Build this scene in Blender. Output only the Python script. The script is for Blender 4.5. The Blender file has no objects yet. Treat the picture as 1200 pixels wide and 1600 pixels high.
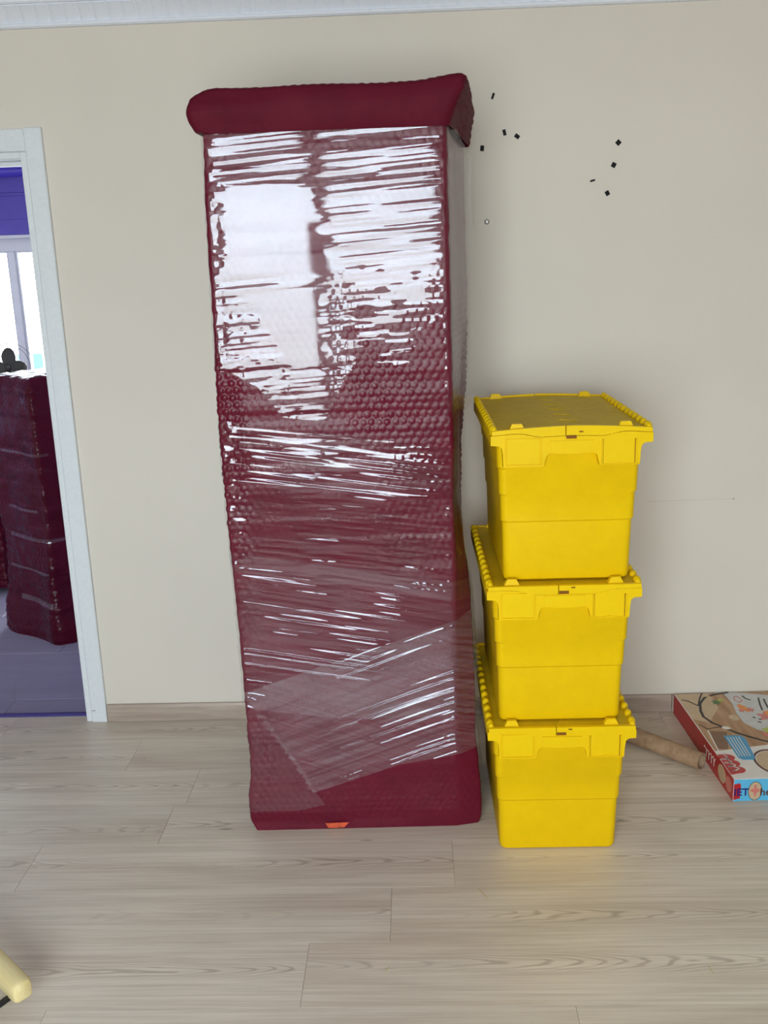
import bpy, math, random
import numpy as np
from mathutils import Matrix, Vector

random.seed(7)
SC = bpy.context.scene
COL = SC.collection

# ------------------------------------------------------------------ camera
cam_data = bpy.data.cameras.new('camera')
cam_data.sensor_fit = 'VERTICAL'
cam_data.sensor_height = 36.0
cam_data.lens = 1508.3 / 1600 * 36.0
cam_data.clip_start = 0.05
cam_data.clip_end = 200
cam = bpy.data.objects.new('camera', cam_data)
COL.objects.link(cam)
R_ = Vector((0.99914155, 0.0261469, -0.03213248))
U_ = Vector((0.0246183, 0.24907617, 0.96817096))
F_ = Vector((-0.03331811, 0.96813088, -0.24821866))
cam.matrix_world = Matrix(((R_.x, U_.x, -F_.x, 0.0), (R_.y, U_.y, -F_.y, -3.2831),
                           (R_.z, U_.z, -F_.z, 1.6217), (0, 0, 0, 1)))
SC.camera = cam

# ------------------------------------------------------------------ world: even overcast sky, grey ground below
SKY = 25.0
W = bpy.data.worlds.new('overcast')
SC.world = W
W.use_nodes = True
nt = W.node_tree
nt.nodes.clear()
wo = nt.nodes.new('ShaderNodeOutputWorld')
wb = nt.nodes.new('ShaderNodeBackground')
wt = nt.nodes.new('ShaderNodeTexCoord')
ws = nt.nodes.new('ShaderNodeSeparateXYZ')
wr = nt.nodes.new('ShaderNodeValToRGB')
wr.color_ramp.elements[0].position = 0.46
wr.color_ramp.elements[0].color = (0.70, 0.71, 0.71, 1)
wr.color_ramp.elements[1].position = 0.52
wr.color_ramp.elements[1].color = (0.88, 0.94, 1.0, 1)
wm = nt.nodes.new('ShaderNodeMath')
wm.operation = 'MULTIPLY_ADD'
wm.inputs[1].default_value = 0.5
wm.inputs[2].default_value = 0.5
nt.links.new(wt.outputs['Generated'], ws.inputs[0])
nt.links.new(ws.outputs['Z'], wm.inputs[0])
nt.links.new(wm.outputs[0], wr.inputs['Fac'])
nt.links.new(wr.outputs['Color'], wb.inputs['Color'])
wb.inputs['Strength'].default_value = SKY
nt.links.new(wb.outputs[0], wo.inputs['Surface'])


def portal(name, x0, x1, y, z0, z1, into):
    """daylight portal filling a real window opening; 'into' is +1 when the room lies towards +Y"""
    L = bpy.data.lights.new(name, 'AREA')
    L.shape = 'RECTANGLE'
    L.size = x1 - x0
    L.size_y = z1 - z0
    L.cycles.is_portal = True
    o = bpy.data.objects.new(name, L)
    COL.objects.link(o)
    o.location = ((x0 + x1) / 2, y, (z0 + z1) / 2)
    o.rotation_euler = (math.radians(90 if into > 0 else -90), 0, 0)
    return o


# window openings: (x0, x1, z0, z1)
WIN1 = (-1.46, 0.40, 0.60, 2.40)
WIN3 = (-3.95, -1.15, 0.55, 1.875)
YR = -5.0      # rear wall, behind the camera
YF = 3.0       # far wall of the next room
portal('daylight_portal', WIN1[0], WIN1[1], YR - 0.10, WIN1[2], WIN1[3], 1)
portal('daylight_portal', WIN3[0], WIN3[1], YF + 0.12, WIN3[2], WIN3[3], -1)

vs = SC.view_settings
vs.view_transform = 'Standard'
vs.look = 'None'
vs.gamma = 1.0
vs.exposure = 0.0
vs.use_curve_mapping = False
cy = SC.cycles
cy.use_denoising = True
cy.max_bounces = 12
cy.diffuse_bounces = 7
cy.glossy_bounces = 5
cy.transparent_max_bounces = 24
cy.transmission_bounces = 6
cy.caustics_reflective = False
cy.caustics_refractive = False
cy.sample_clamp_indirect = 6.0
cy.blur_glossy = 0.5


# ------------------------------------------------------------------ helpers
def srgb(r, g, b):
    f = lambda c: (c / 255 / 12.92) if c / 255 <= 0.04045 else ((c / 255 + 0.055) / 1.055) ** 2.4
    return (f(r), f(g), f(b), 1.0)


class Mat:
    """small node-building helper around a Principled material"""
    def __init__(self, name, color=(0.8, 0.8, 0.8, 1), rough=0.5, spec=0.5, metal=0.0, coat=0.0):
        self.m = bpy.data.materials.new(name)
        self.m.use_nodes = True
        self.nt = self.m.node_tree
        self.bs = self.nt.nodes['Principled BSDF']
        self.out = self.nt.nodes['Material Output']
        self.bs.inputs['Base Color'].default_value = color
        self.bs.inputs['Roughness'].default_value = rough
        self.bs.inputs['Specular IOR Level'].default_value = spec
        self.bs.inputs['Metallic'].default_value = metal
        self.bs.inputs['Coat Weight'].default_value = coat
        self._co = None

    def n(self, t, **kw):
        x = self.nt.nodes.new(t)
        for k, v in kw.items():
            setattr(x, k, v)
        return x

    def l(self, a, b):
        self.nt.links.new(a, b)

    def coord(self, scale=(1, 1, 1), rand=False, rot=(0, 0, 0)):
        tc = self.n('ShaderNodeTexCoord')
        mp = self.n('ShaderNodeMapping')
        mp.inputs['Scale'].default_value = scale
        mp.inputs['Rotation'].default_value = rot
        self.l(tc.outputs['Object'], mp.inputs['Vector'])
        if rand:
            oi = self.n('ShaderNodeObjectInfo')
            ml = self.n('ShaderNodeMath', operation='MULTIPLY')
            ml.inputs[1].default_value = 61.7
            self.l(oi.outputs['Random'], ml.inputs[0])
            cb = self.n('ShaderNodeCombineXYZ')
            for i in range(3):
                self.l(ml.outputs[0], cb.inputs[i])
            self.l(cb.outputs[0], mp.inputs['Location'])
        return mp.outputs['Vector']

    def noise(self, vec, scale, detail=3, rough=0.5, dist=0.0):
        x = self.n('ShaderNodeTexNoise')
        x.inputs['Scale'].default_value = scale
        x.inputs['Detail'].default_value = detail
        x.inputs['Roughness'].default_value = rough
        x.inputs['Distortion'].default_value = dist
        self.l(vec, x.inputs['Vector'])
        return x.outputs['Fac']

    def ramp(self, fac, stops):
        x = self.n('ShaderNodeValToRGB')
        el = x.color_ramp.elements
        while len(el) < len(stops):
            el.new(0.5)
        for e, (p, c) in zip(el, stops):
            e.position = p
            e.color = c if len(c) == 4 else (*c, 1)
        self.l(fac, x.inputs['Fac'])
        return x.outputs['Color']

    def mix(self, fac, a, b, mode='MIX'):
        x = self.n('ShaderNodeMix', data_type='RGBA', blend_type=mode)
        if isinstance(fac, (int, float)):
            x.inputs[0].default_value = fac
        else:
            self.l(fac, x.inputs[0])
        for s, v in ((6, a), (7, b)):
            if isinstance(v, tuple):
                x.inputs[s].default_value = v
            else:
                self.l(v, x.inputs[s])
        return x.outputs[2]

    def base(self, c):
        self.l(c, self.bs.inputs['Base Color'])

    def bump(self, h, strength=0.2, dist=0.002):
        b = self.n('ShaderNodeBump')
        b.inputs['Strength'].default_value = strength
        b.inputs['Distance'].default_value = dist
        self.l(h, b.inputs['Height'])
        self.l(b.outputs[0], self.bs.inputs['Normal'])
        return b


def simple(name, col, rough=0.5, spec=0.5, var=0.06, scale=30, bump=0.0, metal=0.0):
    """plain surface colour with a little procedural mottling"""
    M = Mat(name, col, rough, spec, metal)
    v = M.coord()
    f = M.noise(v, scale, 4, 0.6)
    d = tuple(c * (1 - var) for c in col[:3]) + (1,)
    e = tuple(min(1, c * (1 + var)) for c in col[:3]) + (1,)
    M.base(M.ramp(f, [(0.3, d), (0.7, e)]))
    if bump:
        M.bump(f, bump, 0.001)
    return M.m


class MB:
    """collects boxes, prisms, tubes ... and links them as one mesh object"""
    def __init__(self):
        self.v, self.f = [], []

    def add(self, vs, fs):
        k = len(self.v)
        self.v += [tuple(p) for p in vs]
        self.f += [tuple(i + k for i in q) for q in fs]
        return self

    def box(self, x0, x1, y0, y1, z0, z1, b=0.0):
        if b <= 0:
            vs = [(x, y, z) for z in (z0, z1) for y in (y0, y1) for x in (x0, x1)]
            return self.add(vs, [(0, 2, 3, 1), (4, 5, 7, 6), (0, 1, 5, 4), (2, 6, 7, 3), (0, 4, 6, 2), (1, 3, 7, 5)])
        # bevelled box: the hull of 24 points, faces written out
        xs, ys, zs = (x0, x1), (y0, y1), (z0, z1)
        idx = {}
        vs = []
        for i in (0, 1):
            for j in (0, 1):
                for k in (0, 1):
                    sx, sy, sz = (b if i == 0 else -b), (b if j == 0 else -b), (b if k == 0 else -b)
                    for a, p in (('x', (xs[i], ys[j] + sy, zs[k] + sz)), ('y', (xs[i] + sx, ys[j], zs[k] + sz)),
                                 ('z', (xs[i] + sx, ys[j] + sy, zs[k]))):
                        idx[(a, i, j, k)] = len(vs)
                        vs.append(p)
        fs = []
        for i in (0, 1):
            q = [idx[('x', i, j, k)] for j, k in ((0, 0), (1, 0), (1, 1), (0, 1))]
            fs.append(q if i else q[::-1])
        for j in (0, 1):
            q = [idx[('y', i, j, k)] for i, k in ((0, 0), (0, 1), (1, 1), (1, 0))]
            fs.append(q if j else q[::-1])
        for k in (0, 1):
            q = [idx[('z', i, j, k)] for i, j in ((0, 0), (1, 0), (1, 1), (0, 1))]
            fs.append(q if k else q[::-1])
        for i in (0, 1):
            for j in (0, 1):
                q = [idx[('x', i, j, 0)], idx[('x', i, j, 1)], idx[('y', i, j, 1)], idx[('y', i, j, 0)]]
                fs.append(q if (i + j) % 2 else q[::-1])
        for i in (0, 1):
            for k in (0, 1):
                q = [idx[('x', i, 0, k)], idx[('x', i, 1, k)], idx[('z', i, 1, k)], idx[('z', i, 0, k)]]
                fs.append(q[::-1] if (i + k) % 2 else q)
        for j in (0, 1):
            for k in (0, 1):
                q = [idx[('y', 0, j, k)], idx[('y', 1, j, k)], idx[('z', 1, j, k)], idx[('z', 0, j, k)]]
                fs.append(q if (j + k) % 2 else q[::-1])
        for i in (0, 1):
            for j in (0, 1):
                for k in (0, 1):
                    q = [idx[('x', i, j, k)], idx[('y', i, j, k)], idx[('z', i, j, k)]]
                    fs.append(q if (i + j + k) % 2 else q[::-1])
        return self.add(vs, fs)

    def prism(self, pts, axis, a0, a1):
        """polygon pts extruded along axis; 'y': pts are (x,z); 'z': (x,y); 'x': (y,z)"""
        n = len(pts)
        mk = {'y': lambda p, a: (p[0], a, p[1]), 'z': lambda p, a: (p[0], p[1], a), 'x': lambda p, a: (a, p[0], p[1])}[axis]
        vs = [mk(p, a0) for p in pts] + [mk(p, a1) for p in pts]
        fs = [tuple(range(n)), tuple(range(2 * n - 1, n - 1, -1))]
        fs += [(i, i + n, (i + 1) % n + n, (i + 1) % n) for i in range(n)]
        return self.add(vs, fs)

    def ring(self, rows, close=True, caps=True):
        """loft through rows of equal-length point lists"""
        n = len(rows[0])
        vs = [p for r in rows for p in r]
        fs = []
        m = n if close else n - 1
        for k in range(len(rows) - 1):
            for i in range(m):
                j = (i + 1) % n
                fs.append((k * n + i, k * n + j, (k + 1) * n + j, (k + 1) * n + i))
        if caps:
            fs.append(tuple(range(n))[::-1])
            fs.append(tuple(range((len(rows) - 1) * n, len(rows) * n)))
        return self.add(vs, fs)

    def tube(self, pts, r, n=10, caps=True, radii=None):
        pts = [Vector(p) for p in pts]
        rows = []
        up = Vector((0.13, 0.21, 0.97))
        for i, p in enumerate(pts):
            d = (pts[min(i + 1, len(pts) - 1)] - pts[max(i - 1, 0)]).normalized()
            a = d.cross(up)
            if a.length < 1e-4:
                a = d.cross(Vector((1, 0, 0)))
            a.normalize()
            b = d.cross(a)
            rr = radii[i] if radii else r
            rows.append([p + (a * math.cos(t) + b * math.sin(t)) * rr for t in [2 * math.pi * k / n for k in range(n)]])
        return self.ring(rows, True, caps)

    def mesh(self, name):
        me = bpy.data.meshes.new(name)
        me.from_pydata(self.v, [], self.f)
        me.validate()
        import bmesh
        bm = bmesh.new()
        bm.from_mesh(me)
        bmesh.ops.recalc_face_normals(bm, faces=bm.faces)
        bm.to_mesh(me)
        bm.free()
        return me

    def build(self, name, mat, parent=None, smooth=False, **tags):
        return link(name, self.mesh(name), mat, parent, smooth, **tags)


def link(name, me, mat, parent=None, smooth=False, **tags):
    o = bpy.data.objects.new(name, me)
    COL.objects.link(o)
    if mat is not None:
        me.materials.clear()
        me.materials.append(mat)
    if smooth:
        me.polygons.foreach_set('use_smooth', [True] * len(me.polygons))
        me.update()
    if parent:
        o.parent = parent
    for k, v in tags.items():
        o[k] = v
    return o


def smooth_by_angle(o, deg=40):
    """flat facets stay sharp, round ones go smooth"""
    me = o.data
    me.polygons.foreach_set('use_smooth', [True] * len(me.polygons))
    import bmesh
    bm = bmesh.new()
    bm.from_mesh(me)
    for e in bm.edges:
        if len(e.link_faces) == 2 and e.calc_face_angle(0) > math.radians(deg):
            e.smooth = False
    bm.to_mesh(me)
    bm.free()
    return o


def grid_mesh(name, P, mask=None):
    """P: rows x cols x 3 array -> quad mesh (numpy, fast); mask drops quads"""
    r, c = P.shape[:2]
    ii = np.arange(r * c).reshape(r, c)
    q = np.stack([ii[:-1, :-1], ii[:-1, 1:], ii[1:, 1:], ii[1:, :-1]], -1).reshape(-1, 4)
    if mask is not None:
        q = q[mask.reshape(-1)]
    used, inv = np.unique(q.reshape(-1), return_inverse=True)
    v = P.reshape(-1, 3)[used]
    q = inv.reshape(-1, 4)
    me = bpy.data.meshes.new(name)
    me.vertices.add(len(v))
    me.vertices.foreach_set('co', v.astype(np.float32).reshape(-1))
    me.loops.add(q.size)
    me.loops.foreach_set('vertex_index', q.astype(np.int32).reshape(-1))
    me.polygons.add(len(q))
    me.polygons.foreach_set('loop_start', np.arange(0, q.size, 4, dtype=np.int32))
    me.polygons.foreach_set('use_smooth', np.ones(len(q), dtype=bool))
    me.update(calc_edges=True)
    me.validate()
    return me


_rng = {}


def vnoise(u, v, seed=0):
    """smooth value noise on arrays, 0..1"""
    if seed not in _rng:
        _rng[seed] = np.random.RandomState(seed).rand(256, 256)
    T = _rng[seed]
    i, j = np.floor(u).astype(int), np.floor(v).astype(int)
    a, b = u - i, v - j
    a, b = a * a * (3 - 2 * a), b * b * (3 - 2 * b)
    g = lambda x, y: T[x % 256, y % 256]
    return (g(i, j) * (1 - a) + g(i + 1, j) * a) * (1 - b) + (g(i, j + 1) * (1 - a) + g(i + 1, j + 1) * a) * b


def sstep(a, b, x):
    t = np.clip((x - a) / (b - a), 0, 1)
    return t * t * (3 - 2 * t)


def empty(name, loc=(0, 0, 0), rotz=0.0, **tags):
    o = bpy.data.objects.new(name, None)
    COL.objects.link(o)
    o.location = loc
    o.rotation_euler = (0, 0, rotz)
    o.empty_display_size = 0.1
    for k, v in tags.items():
        o[k] = v
    return o


def copy_tree(o, parent=None):
    c = o.copy()
    COL.objects.link(c)
    if parent is not None:
        c.parent = parent
    for ch in list(o.children):
        copy_tree(ch, c)
    return c


# ------------------------------------------------------------------ materials
def wall_paint(name, col, bump=0.25):
    M = Mat(name, col, 0.75, 0.25)
    v = M.coord()
    big = M.noise(v, 1.3, 3, 0.5)
    fine = M.noise(v, 260, 4, 0.65)
    c1 = tuple(x * 0.965 for x in col[:3]) + (1,)
    c2 = tuple(min(1, x * 1.03) for x in col[:3]) + (1,)
    M.base(M.ramp(big, [(0.3, c1), (0.7, c2)]))
    M.bump(fine, bump, 0.0012)
    return M.m


def plank_mat(name, dark, mid, light, rough=0.34, spec=0.5, bump=0.10, grain=1.0, yc=0.108):
    M = Mat(name, mid, rough, spec)
    v = M.coord((0.9, 9.0, 9.0), rand=True)
    v2 = M.coord((2.6, 130.0, 30.0), rand=True)
    v3 = M.coord((0.75, 5.0, 1.0), rand=True)
    g = M.noise(v, 1.6, 5, 0.6, 0.5)
    f = M.noise(v2, 1.0, 4, 0.65)
    base = M.ramp(g, [(0.25, dark), (0.52, mid), (0.8, light)])
    k = 1 - 0.17 * grain
    streak = M.ramp(f, [(0.3, (k, k * .99, k * .98)), (0.62, (1.04, 1.04, 1.04))])
    c = M.mix(0.8, base, streak, 'MULTIPLY')
    # cathedral arches: lines of constant x + c*y^2, wobbled by noise
    tc = M.n('ShaderNodeTexCoord')
    sp = M.n('ShaderNodeSeparateXYZ')
    M.l(tc.outputs['Object'], sp.inputs[0])
    oi = M.n('ShaderNodeObjectInfo')

    def math_(op, a, b=None):
        x = M.n('ShaderNodeMath', operation=op)
        for i_, q in ((0, a), (1, b)):
            if q is None:
                continue
            if isinstance(q, (int, float)):
                x.inputs[i_].default_value = q
            else:
                M.l(q, x.inputs[i_])
        return x.outputs[0]
    rnd = oi.outputs['Random']
    yy_ = math_('SUBTRACT', sp.outputs['Y'], math_('MULTIPLY_ADD', rnd, 0.05) if False else math_('ADD', math_('MULTIPLY', rnd, 0.06), yc - 0.03))
    y2 = math_('MULTIPLY', math_('MULTIPLY', yy_, yy_), 260.0)
    wob = math_('MULTIPLY', M.noise(v3, 2.2, 3, 0.55), 0.9)
    ph = math_('ADD', math_('ADD', sp.outputs['X'], y2), math_('ADD', wob, math_('MULTIPLY', rnd, 7.0)))
    sn = math_('SINE', math_('MULTIPLY', ph, 62.0))
    ring = M.ramp(sn, [(0.0, (1.03, 1.03, 1.03)), (0.45, (1, 1, 1)), (1.0, (1 - .24 * grain, 1 - .26 * grain, 1 - .28 * grain))])
    near = math_('SUBTRACT', 1.0, math_('MULTIPLY', math_('ABSOLUTE', yy_), 15.0))
    gate = math_('MULTIPLY', math_('MAXIMUM', near, 0.0), M.ramp(M.noise(M.coord((1.1, 1.2, 1.0), rand=True), 1.6, 2), [(0.38, (0, 0, 0)), (0.54, (1, 1, 1))]))
    c = M.mix(gate, c, M.mix(1.0, c, ring, 'MULTIPLY'))
    # a few small dark knots
    vk = M.coord((6.0, 24.0, 1.0), rand=True)
    vo = M.n('ShaderNodeTexVoronoi', feature='F1')
    vo.inputs['Scale'].default_value = 0.42
    vo.inputs['Randomness'].default_value = 1.0
    M.l(vk, vo.inputs['Vector'])
    kn = M.ramp(math_('ADD', vo.outputs['Distance'], math_('MULTIPLY', M.noise(v3, 9, 3), 0.05)), [(0.055, (1 - .42 * grain,) * 3), (0.10, (1, 1, 1))])
    c = M.mix(0.8, c, kn, 'MULTIPLY')
    tone = M.ramp(rnd, [(0, (0.94, 0.935, 0.93)), (1, (1.04, 1.04, 1.04))])
    M.base(M.mix(1.0, c, tone, 'MULTIPLY'))
    M.bump(f, bump, 0.0006)
    rr = M.ramp(f, [(0.3, (rough + 0.08 * min(1, grain),) * 3), (0.7, (rough - 0.03 * min(1, grain),) * 3)])
    M.l(rr, M.bs.inputs['Roughness'])
    return M.m


M_WALL = wall_paint('cream_wall_paint', srgb(220, 213, 201))
M_WALL2 = wall_paint('bounce_cut_taupe', srgb(150, 140, 126))  # unseen rear and left walls darkened from the cream to cut bounce light
M_CEIL = wall_paint('white_ceiling_paint', srgb(222, 223, 227), 0.08)
M_CROWN = simple('white_cornice_plaster', srgb(228, 232, 240), 0.55, 0.35, 0.02, 60, 0.05)
M_DOORW = simple('white_door_frame_foil', srgb(222, 227, 230), 0.42, 0.4, 0.03, 90, 0.08)
M_PVC = simple('white_window_plastic', srgb(232, 236, 242), 0.3, 0.5, 0.01, 40)
M_FLOOR = plank_mat('grey_oak_laminate', srgb(196, 181, 164), srgb(214, 203, 188), srgb(224, 215, 202), 0.36, 0.5, 0.10, 1.35)
M_UNDER = simple('dark_underlay', srgb(70, 62, 55), 0.9, 0.1)
M_BASEB = plank_mat('grey_oak_baseboard', srgb(140, 122, 108), srgb(172, 155, 141), srgb(200, 186, 172), 0.45, 0.4, 0.1, 1.3, 0.03)
M_TILE = plank_mat('grey_violet_laminate', srgb(134, 131, 152), srgb(141, 138, 161), srgb(148, 145, 168), 0.30, 0.4, 0.0, 0.12)
M_LILAC = wall_paint('lilac_wall_paint', srgb(188, 182, 220), 0.1)


# ------------------------------------------------------------------ the setting: main room
XL, XR, ZC = -5.2, 2.15, 2.49
WT = 0.12                              # thickness of the wall with the door
DX0, DX1, DH = -2.12, -1.252, 1.988    # clear door opening


def wall_with_holes(name, x0, x1, z0, z1, y0, y1, holes, mat):
    """wall in the XZ plane between y0 and y1, real openings"""
    xs = sorted({x0, x1, *[h[0] for h in holes], *[h[1] for h in holes]})
    zs = sorted({z0, z1, *[h[2] for h in holes], *[h[3] for h in holes]})
    m = MB()
    solid = {}
    for i in range(len(xs) - 1):
        for k in range(len(zs) - 1):
            cx, cz = (xs[i] + xs[i + 1]) / 2, (zs[k] + zs[k + 1]) / 2
            solid[(i, k)] = not any(h[0] < cx < h[1] and h[2] < cz < h[3] for h in holes)
    for (i, k), s in solid.items():
        if not s:
            continue
        a, b, c, d = xs[i], xs[i + 1], zs[k], zs[k + 1]
        m.add([(a, y0, c), (b, y0, c), (b, y0, d), (a, y0, d)], [(0, 1, 2, 3)])
        m.add([(a, y1, c), (b, y1, c), (b, y1, d), (a, y1, d)], [(3, 2, 1, 0)])
        if not solid.get((i - 1, k), False):
            m.add([(a, y0, c), (a, y1, c), (a, y1, d), (a, y0, d)], [(3, 2, 1, 0)])
        if not solid.get((i + 1, k), False):
            m.add([(b, y0, c), (b, y1, c), (b, y1, d), (b, y0, d)], [(0, 1, 2, 3)])
        if not solid.get((i, k - 1), False):
            m.add([(a, y0, c), (b, y0, c), (b, y1, c), (a, y1, c)], [(0, 1, 2, 3)])
        if not solid.get((i, k + 1), False):
            m.add([(a, y0, d), (b, y0, d), (b, y1, d), (a, y1, d)], [(3, 2, 1, 0)])
    me = bpy.data.meshes.new(name)
    me.from_pydata(m.v, [], m.f)
    return link(name, me, mat, kind='structure')


wall_with_holes('wall_back', XL - 0.1, XR + 0.1, 0, ZC, 0, WT, [(DX0 - 0.03, DX1 + 0.03, -1, DH + 0.03)], M_WALL)
wall_with_holes('wall_front', XL - 0.1, XR + 0.1, 0, ZC, YR - 0.2, YR, [WIN1], M_WALL2)
MB().box(XL - 0.1, XL, YR, 0, 0, ZC).build('wall_left', M_WALL2, kind='structure')
MB().box(XR, XR + 0.1, YR, 0, 0, ZC).build('wall_right', M_WALL, kind='structure')
MB().box(XL - 0.1, XR + 0.1, YR - 0.2, WT, ZC, ZC + 0.1).build('ceiling', M_CEIL, kind='structure')

# floor: a base slab carrying one object for each laminate plank
floor = MB().box(XL - 0.1, XR + 0.1, YR - 0.2, 0.040, -0.06, -0.008).build('floor', M_UNDER, kind='structure')
PW, PL = 0.2155, 1.20


def plank_mesh(L, Wd):
    return MB().box(0, L, 0, Wd, -0.009, 0.0, 0.0004).mesh('plank')


plank_cache = {}
JOIN = {-3: -0.745, -5: -1.12, -6: -0.09, -7: -0.29, -4: 0.42, -2: 0.20, -1: -0.33, -8: 0.33, -9: -0.62}
y_top = 0.040
edges = [y_top] + [-0.159 - PW * k for k in range(0, 23)]
for k in range(len(edges) - 1):
    y1, y0 = edges[k], edges[k + 1]
    if y1 < YR:
        break
    row = -(k + 1)
    j = JOIN.get(row, random.uniform(-0.9, 0.9))
    x = j
    while x > XL:
        x -= PL
    while x < XR:
        a, b = max(x, XL), min(x + PL, XR)
        if b - a > 0.02:
            key = (round(b - a, 3), round(y1 - y0, 3))
            if key not in plank_cache:
                plank_cache[key] = plank_mesh(b - a - 0.0006, y1 - y0 - 0.0006)
            o = link('plank', plank_cache[key], M_FLOOR, floor)
            o.location = (a, y0, 0)
        x += PL

# baseboard, in lengths, on both sides of the wrapped cabinet
bb = [(0.0, 0.0), (-0.013, 0.0), (-0.013, 0.056), (-0.010, 0.066), (0.0, 0.066)]
baseboard = MB().box(-1.171, XR, -0.004, -0.0005, 0.002, 0.062).build('baseboard_back', M_UNDER, kind='structure')
for x0, x1 in ((-1.169, 0.05), (0.052, 0.915), (0.917, XR - 0.002)):
    o = MB().prism(bb, 'x', 0, x1 - x0).build('board', M_BASEB, baseboard)
    o.location = (x0, 0, 0.001)

# ceiling cornice: beads along the wall and a fluted cove of single flutes
corn = MB()
corn.prism([(0, 2.373), (-0.012, 2.373), (-0.018, 2.378), (-0.018, 2.384), (-0.012, 2.388), (0, 2.388)], 'x', XL, XR)
corn.prism([(0, 2.388), (-0.004, 2.388), (-0.046, 2.432), (-0.046, 2.434), (0, 2.434)], 'x', XL, XR)
corn.prism([(0, 2.434), (-0.056, 2.434), (-0.060, 2.438), (-0.060, 2.446), (-0.090, 2.452), (-0.090, 2.489), (0, 2.489)], 'x', XL, XR)
cornice = corn.build('trim_1', M_CROWN, kind='structure')
fl = MB()
prof = []
for k in range(9):
    t = k / 8
    y, z = -0.006 - 0.039 * t, 2.3885 + 0.0455 * t
    sag = 0.006 * math.sin(math.pi * t)
    prof.append((y + sag * 0.74, z - sag * 0.0 - 0.002))
rows = []
for u in np.linspace(0, 1, 7):
    bul = 0.0055 * math.sqrt(max(0, 1 - (2 * u - 1) ** 2)) + 0.0005
    rows.append([(u * 0.043, y - bul * 0.72, z - bul * 0.69) for y, z in prof] + [(u * 0.043, prof[-1][0] + 0.004, prof[-1][1] + 0.004), (u * 0.043, prof[0][0] + 0.004, prof[0][1] + 0.004)])
fl.ring(rows, True, True)
flute_me = fl.mesh('flute')
x = -2.60
while x < 2.08:
    o = link('flute', flute_me, M_CROWN, cornice)
    o.location = (x, 0, 0)
    x += 0.0455

# door frame
door = MB().box(DX1, DX1 + 0.029, 0.0, WT + 0.012, 0, DH + 0.029).box(DX0 - 0.029, DX0, 0.0, WT + 0.012, 0, DH + 0.029) \
    .box(DX0, DX1, 0.0, WT + 0.012, DH, DH + 0.029).build('door_1', M_DOORW, kind='structure')


def strip(name, x0, x1, z0, z1, y0, y1, b=0.003):
    return MB().box(x0, x1, y0, y1, z0, z1, b).build(name, M_DOORW, door)


strip('architrave', -1.2290, -1.1715, 0.0, 2.084, -0.016, -0.0005)          # right leg
strip('architrave', DX0 - 0.081, DX0 - 0.0235, 0.0, 2.084, -0.016, -0.0005)
strip('architrave', DX0 - 0.0235, -1.2292, 2.012, 2.081, -0.0145, -0.0005)    # head
strip('lining_edge', -1.2505, -1.2292, 0.0, 2.0115, -0.008, -0.0006, 0.002)
strip('lining_edge', DX0 - 0.0235, DX0 - 0.002, 0.0, 2.0115, -0.008, -0.0006, 0.002)
strip('lining_edge', DX0 - 0.002, -1.2506, 1.990, 2.0115, -0.008, -0.0006, 0.002)
strip('door_stop', DX0, DX1, DH - 0.012, DH, 0.05, 0.09, 0.001)
strip('door_stop', DX1 - 0.010, DX1, 0.0, DH - 0.0121, 0.05, 0.09, 0.001)
M_DARK = simple('dark_mark', (0.02, 0.02, 0.02, 1), 0.7)
MB().box(-1.2235, -1.2120, -0.0168, -0.0160, 0.0475, 0.0492).build('nail_mark', M_DARK, door)

M_THRESH = simple('violet_threshold_strip', srgb(78, 72, 140), 0.35, 0.5, 0.05, 40)
MB().prism([(0.0405, 0.0), (0.0405, 0.004), (0.052, 0.0055), (0.066, 0.004), (0.066, 0.0)], 'x', DX0 + 0.001, DX1 - 0.011).build('trim_2', M_THRESH, kind='structure')

# ------------------------------------------------------------------ windows behind the camera
M_GLASS = Mat('clear_window_glass').m
g = M_GLASS.node_tree
g.nodes.clear()
go = g.nodes.new('ShaderNodeOutputMaterial')
gt = g.nodes.new('ShaderNodeBsdfTransparent')
gg = g.nodes.new('ShaderNodeBsdfGlossy')
gg.inputs['Roughness'].default_value = 0.02
gf = g.nodes.new('ShaderNodeFresnel')
gf.inputs['IOR'].default_value = 1.45
gm = g.nodes.new('ShaderNodeMixShader')
g.links.new(gf.outputs[0], gm.inputs[0])
g.links.new(gt.outputs[0], gm.inputs[1])
g.links.new(gg.outputs[0], gm.inputs[2])
g.links.new(gm.outputs[0], go.inputs[0])
gt.inputs[0].default_value = (0.96, 0.98, 0.98, 1)


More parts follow.
